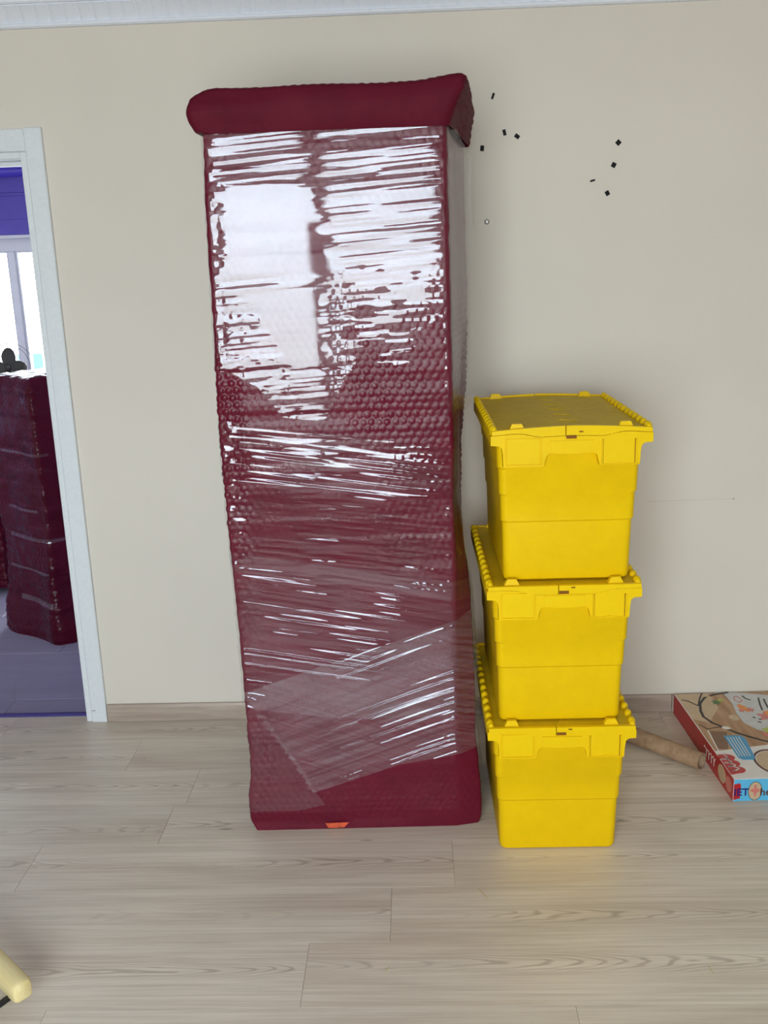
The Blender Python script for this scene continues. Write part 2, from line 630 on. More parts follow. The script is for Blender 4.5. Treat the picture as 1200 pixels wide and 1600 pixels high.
def window(name, w, y, mull, s, fw=0.06, mh=0.045, e=0.045, sill=True):
    """casement window in the opening w; s=+1: room side is +Y"""
    x0, x1, z0, z1 = w
    root = MB()
    root.box(x0, x0 + fw, y - 0.03, y + 0.03, z0, z1).box(x1 - fw, x1, y - 0.03, y + 0.03, z0, z1)
    root.box(x0 + fw, x1 - fw, y - 0.03, y + 0.03, z0, z0 + fw).box(x0 + fw, x1 - fw, y - 0.03, y + 0.03, z1 - fw, z1)
    o = root.build(name, M_PVC, kind='structure')
    xs = [x0 + fw] + list(mull) + [x1 - fw]
    for m in mull:
        MB().box(m - mh, m + mh, y - 0.033, y + 0.033, z0 + fw, z1 - fw, 0.004).build('mullion', M_PVC, o)
    for i in range(len(xs) - 1):
        a = xs[i] + (mh if i > 0 else 0)
        b = xs[i + 1] - (mh if i < len(xs) - 2 else 0)
        c, d = z0 + fw, z1 - fw
        MB().box(a, a + e, y - 0.02, y + 0.036, c, d, 0.003).box(b - e, b, y - 0.02, y + 0.036, c, d, 0.003) \
            .box(a + e, b - e, y - 0.02, y + 0.036, c, c + e, 0.003).box(a + e, b - e, y - 0.02, y + 0.036, d - e, d, 0.003).build('sash', M_PVC, o)
        MB().box(a + e, b - e, y - 0.003, y + 0.003, c + e, d - e).build('pane', M_GLASS, o)
    if sill:
        ya, yb = (y + 0.03, y + 0.30) if s > 0 else (y - 0.30, y - 0.03)
        MB().box(x0 - 0.03, x1 + 0.03, min(ya, yb), max(ya, yb), z0 - 0.03, z0, 0.004).build('sill', M_PVC, o)
    return o


window('window_1', WIN1, YR - 0.06, [-0.47], 1, 0.05, 0.030, 0.026)

# ------------------------------------------------------------------ next room seen through the door
NX0, NX1, NZ = -4.2, -0.9, 2.55
wall_with_holes('wall_far', NX0, NX1, 0, NZ, YF, YF + 0.2, [WIN3], M_LILAC)
MB().box(NX0 - 0.1, NX0, WT, YF, 0, NZ).build('wall_far_left', M_LILAC, kind='structure')
MB().box(NX1, NX1 + 0.1, WT, YF, 0, NZ).build('wall_far_right', M_LILAC, kind='structure')
MB().box(NX0 - 0.1, NX1 + 0.1, WT, YF + 0.2, NZ, NZ + 0.1).build('ceiling_far', M_CEIL, kind='structure')
floor2 = MB().box(NX0 - 0.1, NX1 + 0.1, 0.041, YF + 0.2, -0.06, -0.008).build('floor_far', M_UNDER, kind='structure')
tm = {}
ty = [0.0665, 0.196, 0.672, 1.148, 1.624, 2.100, 2.576, 3.0]
for r in range(len(ty) - 1):
    x = NX0 - (0.45 if r % 2 else 0.0)
    while x < NX1:
        a, b = max(x, NX0), min(x + 1.3, NX1)
        if b - a > 0.03:
            if r == 0:
                a, b = max(a, DX0), min(b, DX1)
            if b - a > 0.03:
                key = (round(b - a, 3), round(ty[r + 1] - ty[r], 3))
                if key not in tm:
                    tm[key] = MB().box(0, b - a - 0.002, 0, ty[r + 1] - ty[r] - 0.002, -0.009, 0, 0.0015).mesh('plank')
                o = link('plank', tm[key], M_TILE, floor2)
                o.location = (a, ty[r], 0)
        x += 1.3
window('window_2', WIN3, YF + 0.04, [-3.35, -2.535, -1.75], -1, 0.095, 0.024, 0.012)

# violet roller blind rolled part way down above the far window
M_BLIND = simple('violet_blind_fabric', srgb(104, 94, 188), 0.6, 0.3, 0.05, 14, 0.03)
M_ROLL = simple('violet_roller_tube', srgb(84, 70, 205), 0.35, 0.5, 0.03, 14)
bl = empty('roller_blind', (-2.65, YF - 0.05, 2.3), label='violet roller blind above the bright window in the next room', category='blind')
MB().tube([(-0.78, -0.045, -0.05), (0.78, -0.045, -0.05)], 0.036, 20).build('roller', M_ROLL, bl, smooth=True)
rows = []
for z, yy in [(-0.05, -0.010), (-0.17, -0.010), (-0.175, -0.018), (-0.19, -0.018), (-0.195, -0.010), (-0.33, -0.012), (-0.335, -0.016), (-0.422, -0.016), (-0.424, -0.012)]:
    rows.append([(-0.76, yy, z), (0.76, yy, z), (0.76, yy + 0.003, z), (-0.76, yy + 0.003, z)])
MB().ring(rows).build('fabric', M_BLIND, bl)
MB().box(-0.76, 0.76, -0.022, -0.006, -0.445, -0.425, 0.003).build('bottom_bar', M_PVC, bl)
MB().box(-0.80, 0.80, -0.10, 0.045, 0.0, 0.022, 0.003).build('head_rail', M_PVC, bl)

# pale building outside the far window
M_BLDG = simple('pale_facade', srgb(205, 205, 200), 0.8, 0.2)
M_BWIN = simple('teal_building_glass', srgb(34, 66, 72), 0.2, 0.2)
bd = empty('apartment_building', (-9.5, 24, -9), label='pale apartment block outside the next room window', category='building')
MB().box(-6, 2.2, 0, 8, 0, 9.2).build('facade', M_BLDG, bd)
for i in range(6):
    for k in range(4):
        w = MB().box(-5.4 + i * 1.25, -4.7 + i * 1.25, -0.06, 0.05, 1.0 + k * 2.1, 2.2 + k * 2.1, 0.01).build('window', M_BWIN, bd)

# ------------------------------------------------------------------ burgundy bubble wrap and stretch film
def wrap_mat(name, col, rough=0.3, spec=0.3):
    M = Mat(name, col, rough, spec)
    v = M.coord()
    f = M.noise(v, 9, 4, 0.6)
    d = tuple(c * 0.85 for c in col[:3]) + (1,)
    e = tuple(c * 1.12 for c in col[:3]) + (1,)
    M.base(M.ramp(f, [(0.3, d), (0.7, e)]))
    cr = M.noise(v, 120, 4, 0.6, 0.8)
    M.bump(cr, 0.22, 0.003)
    return M.m


M_WRAP = wrap_mat('burgundy_bubble_wrap', (0.122, 0.0080, 0.022, 1), 0.24, 0.18)
M_WRAPM = wrap_mat('burgundy_matt_wrap', (0.102, 0.0072, 0.019, 1), 0.55, 0.06)


def film_mat(name, haze, gain, base, angle, rough=0.07, bump=0.5):
    m = bpy.data.materials.new(name)
    m.use_nodes = True
    t = m.node_tree
    t.nodes.clear()
    N = t.nodes.new
    out = N('ShaderNodeOutputMaterial')
    tr = N('ShaderNodeBsdfTransparent')
    df = N('ShaderNodeBsdfDiffuse')
    df.inputs[0].default_value = (0.85, 0.86, 0.9, 1)
    gl = N('ShaderNodeBsdfGlossy')
    gl.inputs['Roughness'].default_value = rough
    gl.inputs['Color'].default_value = (0.88, 0.94, 1.0, 1)
    tc = N('ShaderNodeTexCoord')
    mp = N('ShaderNodeMapping')
    mp.inputs['Rotation'].default_value = (0, math.radians(angle), 0)
    mp2 = N('ShaderNodeMapping')
    mp2.inputs['Scale'].default_value = (3.0, 3.0, 190.0)
    t.links.new(tc.outputs['Object'], mp.inputs['Vector'])
    t.links.new(mp.outputs[0], mp2.inputs['Vector'])
    nz = N('ShaderNodeTexNoise')
    nz.inputs['Scale'].default_value = 1.0
    nz.inputs['Detail'].default_value = 4
    t.links.new(mp2.outputs[0], nz.inputs['Vector'])
    bp = N('ShaderNodeBump')
    bp.inputs['Strength'].default_value = bump
    bp.inputs['Distance'].default_value = 0.0006
    t.links.new(nz.outputs['Fac'], bp.inputs['Height'])
    t.links.new(bp.outputs[0], gl.inputs['Normal'])
    fr = N('ShaderNodeFresnel')
    fr.inputs['IOR'].default_value = 1.45
    ma = N('ShaderNodeMath')
    ma.operation = 'MULTIPLY_ADD'
    ma.use_clamp = True
    ma.inputs[1].default_value = gain
    ma.inputs[2].default_value = base
    t.links.new(fr.outputs[0], ma.inputs[0])
    mc = N('ShaderNodeMath')
    mc.operation = 'MINIMUM'
    mc.inputs[1].default_value = 0.13
    t.links.new(ma.outputs[0], mc.inputs[0])
    hz = N('ShaderNodeMapRange')
    hz.inputs['From Min'].default_value = 0.35
    hz.inputs['From Max'].default_value = 0.7
    hz.inputs['To Min'].default_value = haze * 0.15
    hz.inputs['To Max'].default_value = haze * 2.2
    t.links.new(nz.outputs['Fac'], hz.inputs['Value'])
    m1 = N('ShaderNodeMixShader')
    m2 = N('ShaderNodeMixShader')
    t.links.new(hz.outputs[0], m1.inputs[0])
    t.links.new(tr.outputs[0], m1.inputs[1])
    t.links.new(df.outputs[0], m1.inputs[2])
    t.links.new(mc.outputs[0], m2.inputs[0])
    t.links.new(m1.outputs[0], m2.inputs[1])
    t.links.new(gl.outputs[0], m2.inputs[2])
    t.links.new(m2.outputs[0], out.inputs['Surface'])
    return m


# --- cross section of the wrapped cabinet: perimeter BL -> FL -> FR -> SB -> BR -> BL
ZK = np.array([0.00, 0.018, 0.03, 0.125, 0.150, 0.19, 0.30, 0.50, 0.72, 0.86, 0.98, 1.10, 1.25, 1.50, 1.96])
XL_ = np.array([-.500, -.510, -.516, -.516, -.512, -.506, -.507, -.508, -.512, -.516, -.520, -.522, -.522, -.518, -.510])
XR_ = np.array([0.098, 0.102, 0.104, 0.104, 0.102, 0.100, 0.099, 0.100, 0.102, 0.104, 0.104, 0.104, 0.103, 0.102, 0.098])
SBX = np.array([0.166, 0.172, 0.172, 0.171, 0.169, 0.164, 0.157, 0.156, 0.148, 0.132, 0.116, 0.119, 0.124, 0.128, 0.122])
SBY = np.array([-.716, -.716, -.716, -.716, -.714, -.710, -.705, -.700, -.680, -.640, -.620, -.620, -.600, -.560, -.560])
BRX = np.array([0.146, 0.146, 0.146, 0.146, 0.146, 0.145, 0.144, 0.144, 0.144, 0.144, 0.146, 0.148, 0.165, 0.172, 0.168])
YFL, YFR, YB = -0.742, -0.732, -0.245


def section(z):
    """dense smoothed outline at the heights z (array): points (nz, ns, 2), normals, arc position s (0 at front left corner)"""
    I = lambda T: np.interp(z, ZK, T)
    xl, xr, sx, sy, bx = I(XL_), I(XR_), I(SBX), I(SBY), I(BRX)
    o = np.ones_like(z)
    C = [(-0.47 * o, YB * o), (xl, YFL * o), (xr, YFR * o), (sx, sy), (bx, YB * o)]
    ns = [60, 206, 24, 134, 30]
    segs = []
    for k in range(5):
        a, b = C[k], C[(k + 1) % 5]
        t = np.linspace(0, 1, ns[k], endpoint=False)
        segs.append(np.stack([a[0][:, None] * (1 - t) + b[0][:, None] * t, a[1][:, None] * (1 - t) + b[1][:, None] * t], -1))
    P = np.concatenate(segs, 1)
    for _ in range(5):
        P = (np.roll(P, 1, 1) + P * 2 + np.roll(P, -1, 1)) / 4
    T = np.roll(P, -1, 1) - np.roll(P, 1, 1)
    Nn = np.stack([T[..., 1], -T[..., 0]], -1)
    Nn /= np.linalg.norm(Nn, axis=-1, keepdims=True) + 1e-12
    d = np.linalg.norm(np.diff(P, axis=1, append=P[:, :1]), axis=-1)
    s = np.cumsum(d, 1) - d
    s = s - s[:, ns[0]][:, None]
    return P, Nn, s


def bubbles(s, z, pitch=0.0215, row=0.0190, R=0.0090, h=0.0036):
    k = np.round(z / row)
    out = np.zeros_like(s)
    for dk in (-1, 0, 1):
        kk = k + dk
        off = (kk % 2) * pitch / 2
        c = np.round((s - off) / pitch)
        jx = (vnoise(c * 1.7 + 9, kk * 1.3, 5) - .5) * 0.006
        dx = s - off - c * pitch - jx
        dz = z - kk * row - (vnoise(c * 2.3 + 4, kk * 1.9, 15) - .5) * 0.005
        rr = (dx * dx + dz * dz) / (R * R)
        amp = 0.45 + 0.75 * vnoise(c * 3.1 + 7, kk * 2.3 + 3, 6)
        out = np.maximum(out, np.sqrt(np.clip(1 - rr, 0, 1)) * amp)
    return out * h


CAB = empty('wrapped_cabinet', (-0.2, -0.49, 0), label='tall cabinet wrapped in burgundy bubble wrap and clear stretch film', category='cabinet')
CO = np.array([-0.2, -0.49, 0.0])
zz = np.arange(0.0, 1.9681, 0.0033)
P, Nn, S_ = section(zz)
Z2 = np.repeat(zz[:, None], P.shape[1], 1)
amp = 0.25 + 0.95 * sstep(0.30, 0.62, vnoise(S_ * 4.0 + 11, Z2 * 3.2 + 5, 8)) * (0.6 + 0.4 * sstep(-0.1, 0.5, S_))
X2 = S_ - 0.512
zone = 0.20 + 0.80 * np.clip(sstep(-0.20, -0.02, X2) * sstep(0.62, 0.85, Z2) * sstep(1.62, 1.45, Z2) + sstep(0.09, 0.05, S_), 0, 1)
amp *= sstep(0.015, 0.05, Z2) * zone
big = (vnoise(S_ * 5 + 3, Z2 * 4 + 1, 9) - .5) * 0.006 * sstep(0.0, 0.06, Z2)
row_pinch = (vnoise(S_ * 1.5, Z2 * 34, 10) - .5) * 0.0028
H = bubbles(S_, Z2) * amp + big + row_pinch
H[:, -32:] = 0
pt = np.concatenate([P + Nn * H[..., None], Z2[..., None]], -1)
pt = np.concatenate([pt, pt[:, :1]], 1) - CO
link('bubble_wrap', grid_mesh('bubble_wrap', pt), M_WRAP, CAB)

# --- cap of wrap folded over the cabinet's crown
def cap_rows():
    n_f, n_s, n_l, n_b = 90, 60, 30, 30
    lev = np.linspace(0, 1, 40)
    rows_ = []
    for t in lev:
        # t 0..0.62 side wall going up, 0.62..1 over the rounded top edge to the middle
        w = min(t / 0.62, 1.0)
        bel = math.sin(math.pi * min(w, 1.0) * 0.85) * 0.012
        zl = 1.948 + 0.098 * w
        xl = -0.512 - 0.034 * math.sin(math.pi * (0.12 + 0.62 * w)) * (1 if w > 0 else 0) + (0.012 if w < 0.08 else 0)
        xr = 0.104 + 0.045 * w
        br = 0.186 + 0.014 * w
        C_ = [(-0.50, YB - 0.005), (xl, YFL - 0.012 - bel), (xr, YFR - 0.016 - bel), (br, YB - 0.005)]
        pts = []
        for k, n in enumerate((n_l, n_f, n_s, n_b)):
            a, b = np.array(C_[k]), np.array(C_[(k + 1) % 4])
            for q in np.linspace(0, 1, n, endpoint=False):
                pts.append(a * (1 - q) + b * q)
        pts = np.array(pts)
        for _ in range(6):
            pts = (np.roll(pts, 1, 0) + 2 * pts + np.roll(pts, -1, 0)) / 4
        cen = np.array([-0.17, -0.49])
        u = max(0.0, (t - 0.62) / 0.38)
        shrink = 1 - 0.93 * u ** 1.25
        q = cen + (pts - cen) * shrink
        x = q[:, 0]
        ridge = 0.016 * sstep(0.02, 0.16, x) * sstep(-0.45, -0.72, q[:, 1]) + 0.0015 * np.sin(x * 21)
        lc = -0.022 * sstep(-0.46, -0.56, x)
        edge = 0.010 * math.sin(math.pi / 2 * min(1, u * 7)) - 0.018 * u
        zv = zl + (ridge + lc) * w + edge + 0.0016 * np.sin(np.arange(len(x)) * 1.9) * w * (vnoise(x * 30, x * 0, 14))
        rows_.append(np.column_stack([q, zv]))
    return np.array(rows_)


cr_ = cap_rows()
s_c = np.cumsum(np.linalg.norm(np.diff(cr_, axis=1, append=cr_[:, :1]), axis=-1), 1)
# bubbles pressed flat on the front, proud on the right end
cen3 = np.array([-0.17, -0.49, 1.99])
dirn = cr_ - cen3
dirn[..., 2] *= 0.3
dirn /= np.linalg.norm(dirn, axis=-1, keepdims=True)
b_c = bubbles(s_c, cr_[..., 2]) * (0.18 + 0.75 * sstep(0.09, 0.14, cr_[..., 0]) + 0.35 * (vnoise(s_c * 9, cr_[..., 2] * 22, 12) > 0.72))
crease = (vnoise(s_c * 5, cr_[..., 2] * 30, 13) - .5) * 0.004
cr2 = cr_ + dirn * (b_c + crease)[..., None]
cr2 = np.concatenate([cr2, cr2[:, :1]], 1) - CO
link('wrap_cap', grid_mesh('wrap_cap', cr2), M_WRAPM, CAB)

# --- film sheets
def film(name, z0, z1, s0, s1, dz, ds, hfun, mfun, off, mat, parent=CAB, label=None):
    z = np.arange(z0, z1, dz)
    Pp, Nv, Ss = section(z)
    si = np.arange(s0, s1, ds)
    X = np.empty((len(z), len(si), 3))
    for r in range(len(z)):
        m = slice(0, 60 + 206 + 24 + 134)
        X[r, :, 0] = np.interp(si, Ss[r, m], Pp[r, m, 0])
        X[r, :, 1] = np.interp(si, Ss[r, m], Pp[r, m, 1])
    T = np.gradient(X[..., :2], axis=1)
    Nv = np.stack([T[..., 1], -T[..., 0]], -1)
    Nv /= np.linalg.norm(Nv, axis=-1, keepdims=True) + 1e-12
    Sg, Zg = np.meshgrid(si, z)
    Hh = off + hfun(Sg, Zg)
    X[..., :2] += Nv * Hh[..., None]
    X[..., 2] = Zg
    # faces of the sheet that lie inside its cut edge
    mk = mfun((Sg[:-1, :-1] + Sg[1:, 1:]) / 2, (Zg[:-1, :-1] + Zg[1:, 1:]) / 2)
    o = link(name, grid_mesh(name, X - CO, mk), mat, parent)
    if label:
        o['label'] = label
    return o


def streaks(s, z, ang, lam, L, seed):
    a = math.radians(ang)
    al, ac = s * math.cos(a) + z * math.sin(a), -s * math.sin(a) + z * math.cos(a)
    return vnoise(al / L + 17, ac / lam + 31, seed)


def front_x(s):
    return s - 0.512


def h_upper(s, z):
    x = front_x(s)
    st = streaks(s, z, 3.5, 0.0105, 0.22, 21) - .5
    st2 = streaks(s, z, 3.0, 0.024, 0.45, 22) - .5
    st3 = streaks(s, z, 4.0, 0.0058, 0.16, 23) - .5
    # taut, nearly plane areas
    edge1 = -0.19 + (1.66 - z) * 0.55
    flat1 = sstep(-0.475, -0.455, x) * sstep(edge1 + 0.03, edge1 - 0.03, x) * sstep(1.592, 1.612, z) * sstep(1.842, 1.82, z)
    le = -0.455 + 0.62 * np.clip(1.585 - z, 0, 0.3)
    flat2 = sstep(le, le + 0.02, x) * sstep(-0.205, -0.235, x) * sstep(1.34, 1.38, z) * sstep(1.575, 1.555, z)
    flat = np.clip(flat1 + flat2, 0, 1)
    A = 1 - 0.93 * flat
    h = A * (0.0011 * st + 0.0016 * st2 + 0.00045 * st3)
    # the film clings to the bubbles low on the right
    cl = sstep(-0.24, -0.12, x) * sstep(1.66, 1.50, z) * (1 - flat)
    h = h * (1 - 0.45 * cl) + cl * bubbles(s, z) * 0.14 * (0.4 + vnoise(s * 11, z * 11, 24))
    # lower left: loose cloudy film
    ll = sstep(le + 0.01, le - 0.03, x) * sstep(1.57, 1.5, z)
    h += ll * ((vnoise(s * 45, z * 45, 25) - .5) * 0.0011 + (vnoise(s * 140, z * 140, 30) - .5) * 0.0006)
    # edge puckers near the left corner
    ed = sstep(0.055, 0.02, s)
    h += ed * (vnoise(s * 70, z * 55, 26) - .5) * 0.0018
    # bulges over the right end
    rs = sstep(0.64, 0.74, s)
    h += rs * (0.010 + 0.014 * sstep(0.7, 1.0, s) + 0.006 * (vnoise(s * 12, z * 9, 27) - .5))
    h += 0.0012 * (vnoise(s * 3.2 + 2, z * 3.0, 28) - .5)
    return h


def m_upper(s, z):
    x = front_x(s)
    low = np.interp(x, [-.60, -.47, -.40, -.34, -.22, -.17, -.12, -.06, .0, .03, .085, .10, .7], [1.36, 1.35, 1.31, 1.245, 1.235, 1.33, 1.40, 1.35, 1.37, 1.46, 1.50, 1.23, 1.23])
    low = low + 0.03 * (vnoise(s * 9, z * 14, 29) - .5)
    top = 1.958 - 0.035 * sstep(0.64, 0.9, s)
    reflection_gaps = (streaks(s, z, 2, 0.0085, 0.045, 39) < 0.50 * sstep(-0.23, -0.15, x) * sstep(1.66, 1.50, z) * (x < 0.095))  # not tears: gaps shaped into the sheet to break up the window's reflection
    return (z > low) & (z < top) & ~reflection_gaps


def ridges(s, z, ang, lam, L, seed, th, a):
    n = streaks(s, z, ang, lam, L, seed)
    return a * np.clip((n - th) / (1 - th), 0, 1)


def h_mid(s, z):
    x = front_x(s)
    b_ = z + 0.155 * s
    g1 = sstep(0.40, 0.62, vnoise(s * 3 + 5, b_ * 8, 33)) * (0.08 + sstep(1.04, 1.09, b_) * sstep(1.225, 1.19, b_) + 0.7 * sstep(0.80, 0.83, b_) * sstep(0.93, 0.90, b_))
    h = ridges(s, z, -9, 0.0085, 0.30, 31, 0.42, 0.0028) * (0.04 + 1.2 * g1)
    h += 0.0006 * (streaks(s, z, -7, 0.006, 0.2, 32) - .5)
    centre = sstep(-0.36, -0.30, x) * sstep(-0.17, -0.24, x)
    h += centre * 0.0011 * (streaks(s, z, -2, 0.012, 0.12, 34) - .5) * 2
    h += bubbles(s, z) * 0.20 * sstep(0.02, 0.06, x + 0.15) * vnoise(s * 8, z * 8, 35)
    ed = sstep(0.07, 0.02, s)
    h += ed * (vnoise(s * 70, z * 60, 36) - .5) * 0.0035
    h += 0.008 * sstep(0.64, 0.8, s)
    return h


def m_mid(s, z):
    b = z + 0.155 * s
    hole = vnoise(s * 5 + 3, z * 5 + 9, 37)
    lower = 0.80 + 0.02 * vnoise(s * 9, z * 0 + 3, 38)
    return (b > lower) & (b < 1.235)


def h_low(s, z):
    x = front_x(s)
    g1 = sstep(0.35, 0.6, vnoise(s * 3.5 + 1, (z + 0.17 * s) * 9, 43))
    h = ridges(s, z, -10.5, 0.0070, 0.28, 41, 0.36, 0.0038) * (0.25 + 1.0 * g1)
    knot = np.exp(-(((x + 0.36) / 0.10) ** 2 + ((z - 0.765 + 0.16 * (x + 0.36)) / 0.026) ** 2))
    h += knot * 0.0046 * (streaks(s, z, -9, 0.009, 0.07, 42) - .4)
    knot2 = np.exp(-(((x + 0.475) / 0.05) ** 2 + ((z - 0.415) / 0.035) ** 2))
    h += knot2 * 0.0058 * (streaks(s, z, -22, 0.009, 0.05, 44) - .4)
    ed = sstep(0.05, 0.015, s)
    h += ed * (vnoise(s * 70, z * 60, 46) - .5) * 0.003
    return h


def m_low(s, z):
    b = z + 0.16 * s
    return (b > 0.40 + 0.015 * vnoise(s * 9, z * 0, 47)) & (b < 0.865) & (z > 0.36)


def h_diag(s, z):
    x = front_x(s)
    curve = 0.10 * np.clip(x + 0.05, 0, 1) ** 2
    g1 = sstep(0.35, 0.55, vnoise(s * 2.5 + 2, (z - 0.34 * s) * 12, 53))
    far = 0.55 + 0.45 * sstep(-0.26, -0.15, x - 0.5 * (0.45 - z))
    h = ridges(s, z + curve * 2, 20, 0.0068, 0.45, 51, 0.30, 0.0046) * (0.40 + 0.8 * g1) * far
    h += 0.0007 * (streaks(s, z + curve * 2, 20, 0.005, 0.3, 52) - .5)
    rt = sstep(0.52, 0.60, s)
    h += rt * (vnoise(s * 60, z * 60, 54) - .5) * 0.002
    return h


def m_diag(s, z):
    x = front_x(s)
    top = 0.455 + 0.335 * (x + 0.49)
    bot = 0.062 + 0.345 * (x + 0.505) - 0.18 * np.clip(x + 0.07, 0, 1)
    fray = 0.006 * (streaks(s, z, 20, 0.006, 1.0, 55) > 0.5)
    left = x + 0.60 * (z - 0.38) > -0.478 + fray
    return (z < top) & (z > bot) & left


def h_tail(s, z):
    return 0.0012 * (vnoise(s * 14, z * 14, 61) - .5)


def m_tail(s, z):
    x = front_x(s)
    return (z > 0.066 + 0.02 * np.clip(x + 0.45, 0, .1) + 0.22 * np.clip(x + 0.36, 0, 1)) & (x + 0.60 * (z - 0.38) < -0.462) & (z < 0.42)


F_UP = film_mat('clear_film', 0.005, 0.92, 0.007, -3.5, 0.02, 0.10)
F_MID = film_mat('clear_film_crossed', 0.004, 1.05, 0.008, 8, 0.025, 0.15)
F_LOW = film_mat('clear_film_doubled', 0.009, 1.05, 0.008, 10, 0.03, 0.2)
F_DIAG = film_mat('cloudy_film', 0.034, 1.1, 0.008, -20, 0.03, 0.2)
F_TAIL = film_mat('cloudy_film_end', 0.014, 0.7, 0.004, 0, 0.12, 0.4)
film('stretch_film', 1.20, 1.962, -0.05, 1.10, 0.0017, 0.0052, h_upper, m_upper, 0.0062, F_UP)
film('stretch_film', 0.66, 1.245, -0.05, 0.74, 0.0017, 0.0052, h_mid, m_mid, 0.0066, F_MID)
film('stretch_film', 0.34, 0.875, -0.03, 1.10, 0.0013, 0.0050, h_low, m_low, 0.0074, F_LOW)
film('stretch_film', 0.05, 0.72, 0.0, 1.05, 0.0013, 0.0042, h_diag, m_diag, 0.0098, F_DIAG)
film('stretch_film', 0.05, 0.43, 0.0, 0.30, 0.004, 0.004, h_tail, m_tail, 0.0070, F_TAIL)

# ripped orange sticker low on the front
M_ORANGE = simple('orange_sticker', srgb(205, 84, 48), 0.4, 0.5, 0.35, 70)
MB().prism([(-0.292, 0.022), (-0.222, 0.024), (-0.236, 0.008), (-0.262, 0.006), (-0.284, 0.007)], 'y', -0.7445, -0.7432) \
    .build('sticker', M_ORANGE, CAB, label='ripped orange sticker').location = -Vector(CO)

# ------------------------------------------------------------------ yellow attached-lid crates
def yellow(name, col, rough, var, dirt=0.0):
    M = Mat(name, col, rough, 0.12)
    v = M.coord(rand=True)
    f = M.noise(v, 12, 5, 0.65)
    d = tuple(c * (1 - var) for c in col[:3]) + (1,)
    e = tuple(min(1, c * (1 + var * .6)) for c in col[:3]) + (1,)
    c = M.ramp(f, [(0.25, d), (0.75, e)])
    if dirt:
        g1 = M.noise(v, 38, 5, 0.7)
        c = M.mix(M.ramp(g1, [(0.35, (dirt,) * 3), (0.65, (dirt * 0.25,) * 3)]), c, srgb(120, 100, 30))
    M.base(c)
    M.bump(M.noise(v, 300, 3, 0.6), 0.12, 0.0008)
    return M.m


YC = (0.82, 0.525, 0.002, 1)
M_YEL = yellow('yellow_crate_plastic', YC, 0.46, 0.05, 0.05)
M_YRIM = yellow('yellow_rim_plastic', (0.84, 0.555, 0.004, 1), 0.40, 0.04, 0.03)
M_YLID = yellow('scuffed_yellow_lid', (0.70, 0.48, 0.008, 1), 0.55, 0.10, 0.22)
CH = 0.406


def rrect(hx, hy, r, z, n=5):
    pts = []
    for cx, cy_, a0 in ((hx - r, -hy + r, -90), (hx - r, hy - r, 0), (-hx + r, hy - r, 90), (-hx + r, -hy + r, 180)):
        for k in range(n + 1):
            a = math.radians(a0 + 90 * k / n)
            pts.append((cx + r * math.cos(a), cy_ + r * math.sin(a), z))
    return pts


